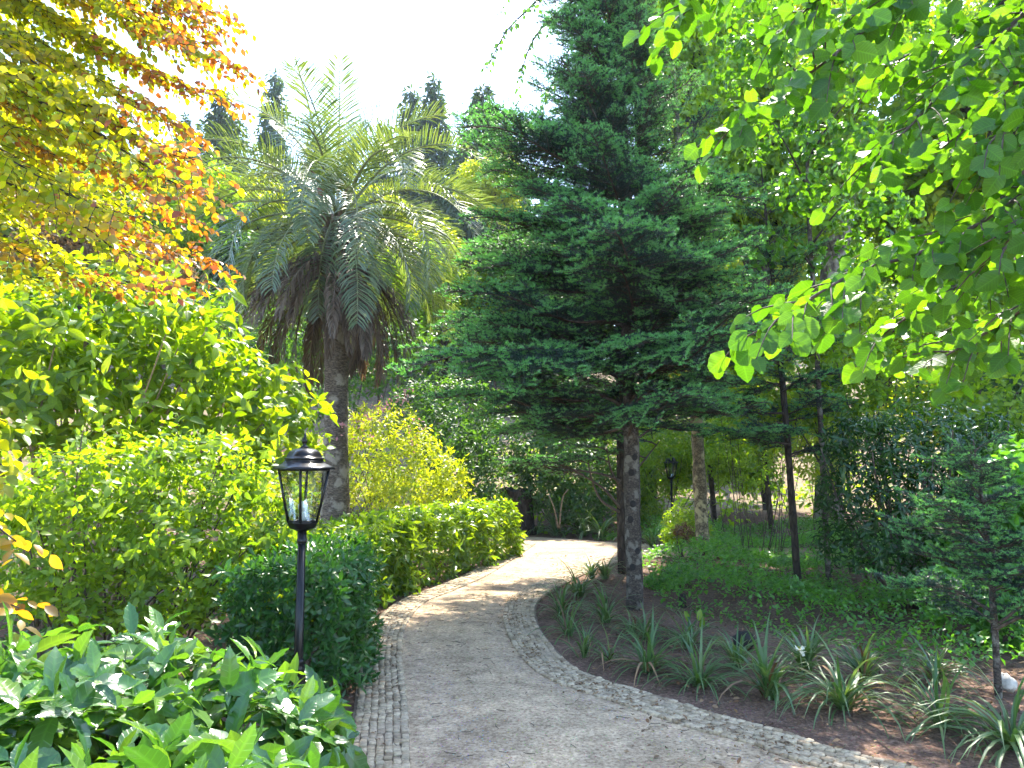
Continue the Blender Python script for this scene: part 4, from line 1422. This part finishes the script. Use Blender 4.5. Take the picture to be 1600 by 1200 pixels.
# ------------------------------------------------------------------ strap-leaved clumps
STR = [strap_t(1, w, 6, l, d) for w, l, d in ((.036, 1.35, 1.5), (.033, 1.15, 1.8), (.036, .95, 1.7), (.032, .7, 1.6), (.036, 1.45, 1.0))]
STR_ME = [MB().add(*T).mesh('leaf', M['strap']) for T in STR]
DEAD_ME = [MB().add(*T).mesh('leaf', M['litter']) for T in STR]
clumps = [
    (1585, 1172, .46, 'strap-leaved clump cut by the photo\'s lower corner'),
    (1468, 1136, .46, 'pale strap-leaved clump below the young fir'),
    (1318, 1108, .50, 'largest strap-leaved clump in the front row by the cobbles'),
    (1202, 1092, .46, 'bushy strap-leaved clump left of the largest one'),
    (1093, 1073, .38, 'strap-leaved clump in the front row right below the dark rock'),
    (1013, 1050, .38, 'splayed strap-leaved clump closest to the cobbled kerb\'s widest bend'),
    (950, 1033, .28, 'small withered strap-leaved clump at the kerb below the fir trunk'),
    (913, 1027, .28, 'second small strap-leaved clump along the kerb from the bend\'s tip'),
    (1077, 1013, .32, 'upright strap-leaved clump with a broad weed behind it'),
    (1010, 1000, .28, 'narrow strap-leaved clump in front of the fir trunk'),
    (988, 985, .30, 'strap-leaved clump touching the foot of the fir trunk'),
    (890, 993, .34, 'strap-leaved clump leaning over the kerb at the bend'),
    (877, 963, .40, 'tall strap-leaved clump overhanging the inside of the bend'),
    (947, 973, .42, 'tall dark strap-leaved clump left of the fir trunk'),
    (905, 932, .40, 'strap-leaved clump in the second row behind the bend'),
    (945, 905, .42, 'pale-edged strap-leaved clump beside the slender trunk'),
    (1348, 1066, .34, 'strap-leaved clump in the back row behind the largest one'),
    (1462, 1062, .40, 'strap-leaved clump in the back row in front of the young fir'),
    (1260, 1052, .32, 'strap-leaved clump in the back row by the white flower'),
    (1152, 1046, .30, 'dark strap-leaved clump in the back row near the dark rock'),
    (1018, 856, .46, 'silvery strap-leaved clump beyond the fir trunk near the cross path'),
    (925, 905, .36, 'strap-leaved clump at the far end of the bed by the path'),
    (840, 834, .55, 'strap-leaved clump under the tree stump across the path'),
    (868, 837, .55, 'second strap-leaved clump from the stump across the path'),
    (912, 838, .55, 'third strap-leaved clump from the stump across the path'),
    (940, 842, .55, 'fourth strap-leaved clump from the stump across the path'),
    (985, 846, .55, 'strap-leaved clump across the path just right of the slender trunk'),
]
for i, (px, py, L, lab) in enumerate(clumps):
    b = gnd(px, py)
    tp = thing('strap_leaf_clump', b, lab, 'plant', 'strap-leaved clumps')
    nl = int(rng.integers(34, 60)) if py < 1040 else int(rng.integers(52, 80))
    if 'withered' in lab or 'small' in lab:
        nl = 24
    az = np.arange(nl) * 2.4 + rng.normal(size=nl) * .25
    sz = L * rng.uniform(.7, 1.2, nl) * (1.1 if i < 4 else 1.3)
    ti = np.clip((np.arange(nl) / nl * 4.2).astype(int), 0, 4)[::1]
    ti = np.where(rng.random(nl) < rng.uniform(.05, .35), 4, np.clip(ti % 4 + rng.integers(-1, 2), 0, 3))
    sz = sz * rng.uniform(.82, 1.18)
    tilt = rng.normal(size=nl) * .16
    offs = rng.normal(size=(nl, 2)) * .018
    if i < 14 or i in (16, 17):
        for k in range(nl):
            o = link('leaf', DEAD_ME[ti[k]] if rng.random() < .07 else STR_ME[ti[k]], tp)
            o.location = (offs[k, 0], offs[k, 1], .0)
            o.rotation_euler = (rng.normal() * .12, tilt[k], az[k])
            o.scale = (sz[k],) * 3
    else:
        mb = MB()
        for j in range(5):
            s = ti == j
            ca, sa = np.cos(az[s]), np.sin(az[s])
            Mx = np.zeros((s.sum(), 3, 3))
            Mx[:, 0, 0], Mx[:, 0, 1], Mx[:, 1, 0], Mx[:, 1, 1], Mx[:, 2, 2] = ca, -sa, sa, ca, 1
            mb.scatter(STR[j], Mx * sz[s][:, None, None], np.concatenate([offs[s], np.zeros((s.sum(), 1))], 1) + b)
        mb.build('foliage', M['strap'], tp)

# ------------------------------------------------------------------ overhanging sprays: linden and copper beech
def spray(limbs, tw_len, tw_gap, leaf, gap, hang=.6, flat=.2, toward_cam=.5, sub=True, spread=.9):
    """leaves alternate along twigs that leave each limb; returns leaves and twig polylines"""
    P, A, Nn, S, tw = [], [], [], [], []
    spray.f = []
    for q in limbs:
        Lq = np.linalg.norm(np.diff(q, axis=0), axis=1).sum()
        nt = max(2, int(Lq / tw_gap))
        T = norm(np.gradient(q, axis=0))
        for i in range(nt):
            f = (i + rng.random() * .8) / nt
            k = f * (len(q) - 1)
            p = np.array([np.interp(k, np.arange(len(q)), q[:, c]) for c in range(3)])
            d = T[int(k)]
            side = norm(np.cross(UP, d)) * (1 if i % 2 else -1)
            l = tw_len * rng.uniform(.55, 1.15) * (1 - .45 * f)
            dv = norm(d * .75 + side * spread * rng.uniform(.5, 1.1) + UP * rng.normal() * flat - UP * .12)
            e = p + dv * l
            m = p + dv * l * .5 + UP * .04 * l
            e = e - UP * hang * .25 * l
            t = smooth([p, m, e], 8)
            tw.append(t)
            nl = max(2, int(l / gap))
            td = norm(np.gradient(t, axis=0))
            for j in range(nl + 1):
                g = (j + .4 * rng.random()) / nl
                kk = min(7, g * 7)
                b = np.array([np.interp(kk, np.arange(8), t[:, c]) for c in range(3)])
                dd = td[int(kk)]
                sd = norm(np.cross(UP, dd)) * (1 if j % 2 else -1)
                ax = dd * .6 + sd * rng.uniform(.5, 1.1) - UP * hang * rng.uniform(.4, 1.2) + rng.normal(size=3) * .18
                to = norm(np.array([0, 0, EYE]) - b)
                nn = UP * (1 - toward_cam) + rng.normal(size=3) * .35 + to * toward_cam * rng.choice([-1, 1])
                P.append(b); A.append(ax); Nn.append(nn); S.append(leaf * rng.uniform(.65, 1.2)); spray.f.append(f)
    return (np.array(P), norm(np.array(A)), norm(np.array(Nn)), np.array(S)), tw


def limb(pts, n=18):
    return smooth([at(*p) for p in pts], n)


# linden: trunk stands out of frame to the right, boughs hang into view
lt_ = thing('linden_tree', (4.6, 2.2, 0), 'linden with large heart-shaped leaves on boughs hanging over the bed', 'tree')
trunk_mesh(lt_, [(4.6, 2.2, -.1), (4.55, 2.3, 2), (4.4, 2.5, 4.2), (4.2, 2.8, 6.0)], [.24, .19, .15, .09], M['fir_bark'], 14)
L1 = [
    [(1700, -420, 3.1), (1520, -130, 3.1), (1400, 0, 3.05), (1310, 80, 3.0), (1230, 140, 2.95), (1150, 190, 2.9)],
    [(1760, -160, 3.3), (1600, 20, 3.3), (1500, 110, 3.2), (1430, 190, 3.15), (1360, 250, 3.1)],
    [(1790, 60, 3.0), (1680, 230, 3.0), (1560, 330, 2.95), (1450, 390, 2.9), (1340, 425, 2.85), (1260, 470, 2.8), (1190, 515, 2.8)],
    [(1780, 180, 3.4), (1660, 330, 3.4), (1540, 420, 3.3), (1440, 480, 3.2), (1370, 530, 3.2)],
    [(1800, 330, 2.8), (1690, 440, 2.8), (1600, 480, 2.9), (1540, 520, 2.9), (1470, 560, 2.9)],
    [(1400, -330, 3.3), (1270, -150, 3.2), (1170, -60, 3.2), (1090, 0, 3.1), (1060, 30, 3.1)],
    [(1800, -60, 2.7), (1690, 80, 2.7), (1600, 170, 2.7), (1530, 240, 2.7)],
    [(1690, -160, 3.7), (1560, 10, 3.7), (1450, 70, 3.6), (1370, 110, 3.6)],
    [(1560, -330, 3.5), (1420, -120, 3.5), (1300, -20, 3.4), (1210, 60, 3.4)],
    [(1830, -200, 3.9), (1700, 40, 3.9), (1600, 120, 3.8), (1520, 190, 3.8), (1440, 260, 3.8)],
    [(1830, 260, 3.8), (1720, 420, 3.8), (1620, 470, 3.7), (1540, 500, 3.7), (1470, 560, 3.7)],
    [(1800, 200, 2.6), (1700, 290, 2.6), (1620, 340, 2.6), (1560, 400, 2.6)],
]
limbs = [limb(l) for l in L1]
root = np.array([4.35, 2.6, 4.6])
for q in limbs:
    full = smooth([root, (root + q[0]) / 2 + UP * .25, q[0]], 8)
    MB().tube(np.vstack([full[:-1], q]), np.concatenate([np.linspace(.05, .018, 7), np.linspace(.016, .004, len(q))]), 6).build('bough', M['twig'], lt_)
Lv, tw = spray(limbs, .50, .042, .080, .054, .45, .35, .7)
LIN = [leaf_t(w, 8, .62, .62, f, c, .05, 1.0, wv) for w, f, c, wv in ((.92, .14, .12, .02), (.86, .25, .3, .03), (.96, .05, .02, .02), (.9, .4, .2, .04), (.8, .2, -.15, .03))]
leaves_to(lt_, LIN, M['linden'], Lv, 300)
mb = MB()
for q in tw:
    mb.tube(q[[0, 2, 4, 5, 7]], [.0045, .0038, .003, .0024, .0018], 4, 0, False)
mb.build('twigs', M['twig'], lt_)['kind'] = 'stuff'

# copper beech: trunk out of frame to the left
cb = thing('copper_beech', (-6.2, 3.0, 0), 'copper beech with gold and rust leaves on sweeping boughs', 'tree')
trunk_mesh(cb, [(-6.2, 3.0, -.1), (-6.15, 3.1, 2.5), (-6.0, 3.3, 5.0), (-5.9, 3.5, 7.0)], [.32, .26, .2, .12], M['fir_bark'], 14)
L2 = []
ends = [(350, 20), (385, 110), (330, 70), (345, 150), (300, 200), (305, 250), (260, 290), (300, 340), (335, 405), (280, 440), (200, 445), (120, 430), (240, 380), (180, 330), (120, 250), (200, 180), (260, 120), (150, 60), (230, 20), (60, 440), (70, 330), (100, 150), (300, -40), (180, -60), (30, 200), (40, 60), (270, 230), (320, 300), (310, -10), (340, 40), (240, -10), (140, 10), (60, 10), (200, 90), (290, 70), (110, 90), (250, 170), (30, 120)]
for i, (ex, ey) in enumerate(ends):
    d = 3.7 + 1.5 * rng.random()
    sx, sy = ex - 430 - rng.random() * 120, ey - 175 - rng.random() * 70
    L2.append(limb([(sx, sy, d + .3), ((sx + ex) / 2, (sy + ey) / 2 - 25, d + .15), (ex - 60, ey - 20, d), (ex, ey, d - .1)], 16))
root = np.array([-5.9, 3.4, 6.0])
for q in L2:
    full = smooth([root, (root + q[0]) / 2 + UP * .3, q[0]], 6)
    MB().tube(np.vstack([full[:-1], q]), np.concatenate([np.linspace(.05, .014, 5), np.linspace(.012, .003, len(q))]), 5).build('bough', M['dark_bark'], cb)
Lv, tw = spray(L2, .48, .034, .056, .029, .30, .22, .45)
BEE = [leaf_t(.62, 4, .9, .8, .18, c) for c in (.1, .25)]
px_, py_, _ = project(Lv[0])
outer = (np.array(spray.f) + rng.normal(size=len(px_)) * .12 > .88) & (px_ > 170 + rng.normal(size=len(px_)) * 60)
BM = leaf_t(.62, 3, .9, .8, .18, .15)
leaves_to(cb, BEE, M['beech'], tuple(a[~outer] for a in Lv), 150, mass=BM)
leaves_to(cb, BEE, M['beech_copper'], tuple(a[outer] for a in Lv), 150, mass=BM)
mb = MB()
for q in tw:
    mb.tube(q[[0, 3, 5, 7]], [.003, .0024, .002, .0014], 3, 0, False)
mb.build('twigs', M['dark_bark'], cb)['kind'] = 'stuff'
# low beech spray at the edge of the frame
L3 = [limb([(-160, 600, 3.6), (-60, 680, 3.5), (20, 740, 3.4)], 10), limb([(-160, 700, 3.5), (-60, 780, 3.4), (30, 850, 3.3)], 10), limb([(-160, 850, 3.3), (-60, 910, 3.2), (30, 950, 3.2)], 10), limb([(-200, 560, 3.8), (-80, 620, 3.7), (10, 660, 3.6)], 10)]
sp = thing('beech_sapling', (-4.2, 3.4, 0), 'low copper-leaved boughs at the photo edge catching white glare', 'tree')
trunk_mesh(sp, [(-4.2, 3.4, -.1), (-4.15, 3.45, 1.4), (-4.05, 3.5, 2.9)], [.05, .04, .015], M['dark_bark'], 8)
for q in L3:
    MB().tube(np.vstack([[(-4.1, 3.5, q[0][2] + .1)], q]), np.linspace(.014, .003, len(q) + 1), 5).build('bough', M['dark_bark'], sp)
Lv, tw = spray(L3, .32, .05, .075, .04, .3, .2, .4)
leaves_to(sp, BEE, M['beech'], Lv, 120)

# dark drooping bough at the top of the frame
wt = thing('weeping_tree', (at(1010, 500, 19)[0], 19.0, 0), 'sparse dark twigs drooping against the sky beside the fir top', 'tree')
b0 = at(1010, 500, 19)
trunk_mesh(wt, [(b0[0], 19, -.1), at(1000, 200, 19), at(985, -120, 19)], [.22, .16, .1], M['dark_bark'], 10)
L4 = [limb([(985, -120, 19), (900, -60, 18.6), (830, 10, 18.2), (790, 50, 18), (765, 100, 18)], 14), limb([(985, -60, 19), (910, -10, 18.6), (850, 40, 18.3), (825, 80, 18.2), (812, 125, 18.2)], 14), limb([(985, -160, 19), (900, -110, 18.6), (820, -40, 18.3), (785, 0, 18.2)], 14), limb([(990, 20, 19), (930, 60, 18.7), (870, 120, 18.4), (845, 170, 18.4)], 14)]
for q in L4:
    MB().tube(q, np.linspace(.06, .012, len(q)), 5).build('bough', M['dark_bark'], wt)
Lv, tw = spray(L4, 1.0, .22, .17, .12, .7, .2, .4)
leaves_to(wt, [LT_SIMPLE], M['wood_b'], Lv, 0)

# ------------------------------------------------------------------ stumps, rocks, flower, litter
def rock(name, c, r, label, mat='rock', cat='rock', seed=1):
    rr_ = np.random.default_rng(seed)
    V, rings = [], []
    for i in range(7):
        th = -PI / 2 * .6 + i * (PI * .8) / 6
        k = 11
        a = np.arange(k) * 2 * PI / k
        rings.append(np.stack([np.cos(a) * math.cos(th), np.sin(a) * math.cos(th), np.full(k, math.sin(th) * .75)], 1) * (1 + rr_.normal(size=(k, 1)) * .12) * r + c)
    o = MB().rings(rings).build(name, M[mat])
    return tag(o, label, cat)


def stump(c, r, h, label, seed):
    rr_ = np.random.default_rng(seed)
    t = thing('tree_stump', c, label, 'tree stump')
    k = 16
    a = np.arange(k) * 2 * PI / k
    prof = 1 + rr_.normal(size=k) * .10
    rings = [np.stack([np.cos(a) * r * prof * s, np.sin(a) * r * prof * s, np.full(k, z) + (rr_.normal(size=k) * .05 * h if z > h * .9 else 0)], 1) + c for s, z in ((1.35, -.03), (1.08, h * .2), (1.0, h * .6), (.96, h))]
    MB().rings(rings, cap=False).build('bark', M['dark_bark'], t)
    top = rings[-1]
    MB().add(np.vstack([top * 1, [np.mean(top, 0)]]), [(i, (i + 1) % k, k) for i in range(k)]).build('cut_face', M['knot'], t)


stump(gnd(806, 834) * np.array([1, 1, 0]), .32, .95, 'broken brown tree stump between the hedge end and the dark shrub', 3)
stump(gnd(1066, 947) * np.array([1, 1, 0]), .035, .13, 'little cut stump in bare soil right of the fir trunk', 4)
c = gnd(1571, 1078)
rock('rock', c + UP * .05, .075, 'pale rock at the foot of the young fir', seed=5)
c = gnd(1163, 1012)
rock('dark_rock', c + UP * .06, .10, 'dark jagged rock among the strap-leaved clumps', 'knot', 'rock', 6)
c = gnd(1046, 848)
rock('boundary_stone', c + UP * .1, .13, 'small grey stone beside the low bright bush', seed=8)
fb = gnd(1255, 1068)
fl = thing('white_flower', fb, 'white flower head on a thin stalk in the back row of clumps', 'flower')
ft = at(1250, 1016, fb[1])
MB().tube([fb, ft], .003, 5).build('stalk', M['rachis'], fl)
for k in range(12):
    d = rv(1)
    MB().scatter(LT_SMALL, frames(d, rv(1), np.array([.045])), ft[None] + d * .005).build('petal', M['white_petal'], fl)
# broad weed
wd = thing('broad_weed', gnd(1085, 1005), 'upright broad-leaved weed behind the strap-leaved clumps', 'plant')
for px, py in ((1075, 965), (1092, 962), (1080, 985), (1098, 978)):
    e = at(px, py, gnd(1085, 1005)[1])
    b = gnd(1085, 1005)
    MB().tube([b, (b + e) / 2 + UP * .03, e], [.004, .003, .002], 4).build('stem', M['rachis'], wd)
    MB().scatter(BIG[0], frames((e - b + rv(1)[0] * .1)[None], np.array([[.2, -.8, .5]]), np.array([.12])), e[None] - (e - b)[None] * .2).build('leaf', M['roseleaf'], wd)

# dry litter on soil and in the gutter
def litter(name, label, xy, size, mat=M['litter']):
    n = len(xy)
    P = np.concatenate([xy, (hz(xy[:, 0], xy[:, 1]) + .022 + rng.random(n) * .012)[:, None]], 1)
    ax = rv(n)
    ax[:, 2] *= .2
    nn = UP + rng.normal(size=(n, 3)) * .3
    mb = MB()
    mb.scatter(LT_SMALL, frames(ax, nn, size), P)
    o = mb.build(name, mat)
    tag(o, label, 'litter', kind='stuff')


xy = np.stack([rng.uniform(.6, 5.5, 5200), rng.uniform(3.2, 12.5, 5200)], 1)
bx = np.interp(xy[:, 1], Rg[:100, 1][np.argsort(Rg[:100, 1])], Rg[:100, 0][np.argsort(Rg[:100, 1])])
litter('bark_litter', 'brown bark chips and dead leaves over the bare soil', xy, rng.uniform(.016, .05, 5200))
ed = Rg[np.clip(rng.integers(8, 70, 520), 0, 120)]
tgR = norm(np.gradient(Rg, axis=0))
nr = np.stack([tgR[:, 1], -tgR[:, 0]], 1)
NG = 1700
ix = rng.integers(6, 75, NG)
ix = ix[np.sin(ix * .55) + .5 * np.sin(ix * 1.3 + 1) + rng.normal(size=NG) * .5 > -.1]
NG = len(ix)
off = np.abs(rng.normal(size=NG)) * .05 + .05
xy = Rg[ix] + nr[ix] * (off + rng.normal(size=NG) * .05)[:, None] + rng.normal(size=(NG, 2)) * .04
litter('gutter_litter', 'rusty dry leaves and needles gathered on the cobbled kerb', xy, rng.uniform(.012, .036, NG))
ix = rng.integers(10, 105, 420)
tgL = norm(np.gradient(Lg, axis=0))
nl_ = np.stack([-tgL[:, 1], tgL[:, 0]], 1)
xy = Lg[ix] + nl_[ix] * rng.uniform(.05, .75, 420)[:, None] + rng.normal(size=(420, 2)) * .03
litter('hedge_litter', 'dry leaves scattered under the hedges', xy, rng.uniform(.016, .04, 420))
t_ = rng.random(260)
ix = rng.integers(5, 110, 260)
xy = Lg[ix] * (1 - t_)[:, None] + Rg[ix] * t_[:, None]
P = np.concatenate([xy, np.full((260, 1), .034)], 1)
mb = MB()
for c_ in np.vstack([P[:120], P[:120] + rng.normal(size=(120, 3)) * (.25, .25, 0)]):
    a = rng.random() * 6.28
    l = rng.uniform(.008, .04)
    d = np.array([math.cos(a), math.sin(a), 0]) * l
    mb.tube(smooth([c_ - d, c_ + np.array([rng.normal(), rng.normal(), 0]) * l * .25, c_ + d], 5), .0022, 3)
o = mb.build('fallen_twigs', M['twig'])
tag(o, 'thin fallen twigs lying on the gravel path', 'twigs', kind='stuff')
litter('path_litter', 'small dry leaf bits scattered on the gravel', xy[120:], rng.uniform(.012, .03, 140))

# ------------------------------------------------------------------ the hazy air of the valley
hm, nt, out = mat_new('haze_air')
pv = nt.nodes.new('ShaderNodeVolumePrincipled')
pv.inputs['Color'].default_value = (.80, .88, 1.0, 1)
pv.inputs['Density'].default_value = .0005
pv.inputs['Anisotropy'].default_value = .0
nt.links.new(pv.outputs[0], out.inputs['Volume'])
x0, x1, y0, y1, z0, z1 = -176, 176, -66, 236, -1.3, 52
mb = MB().add([(x0, y0, z0), (x1, y0, z0), (x1, y1, z0), (x0, y1, z0), (x0, y0, z1), (x1, y0, z1), (x1, y1, z1), (x0, y1, z1)],
              [(0, 3, 2, 1), (4, 5, 6, 7), (0, 1, 5, 4), (1, 2, 6, 5), (2, 3, 7, 6), (3, 0, 4, 7)])
hb = mb.build('haze', hm)
tag(hb, 'thin bluish haze in the valley air', 'haze', kind='stuff')
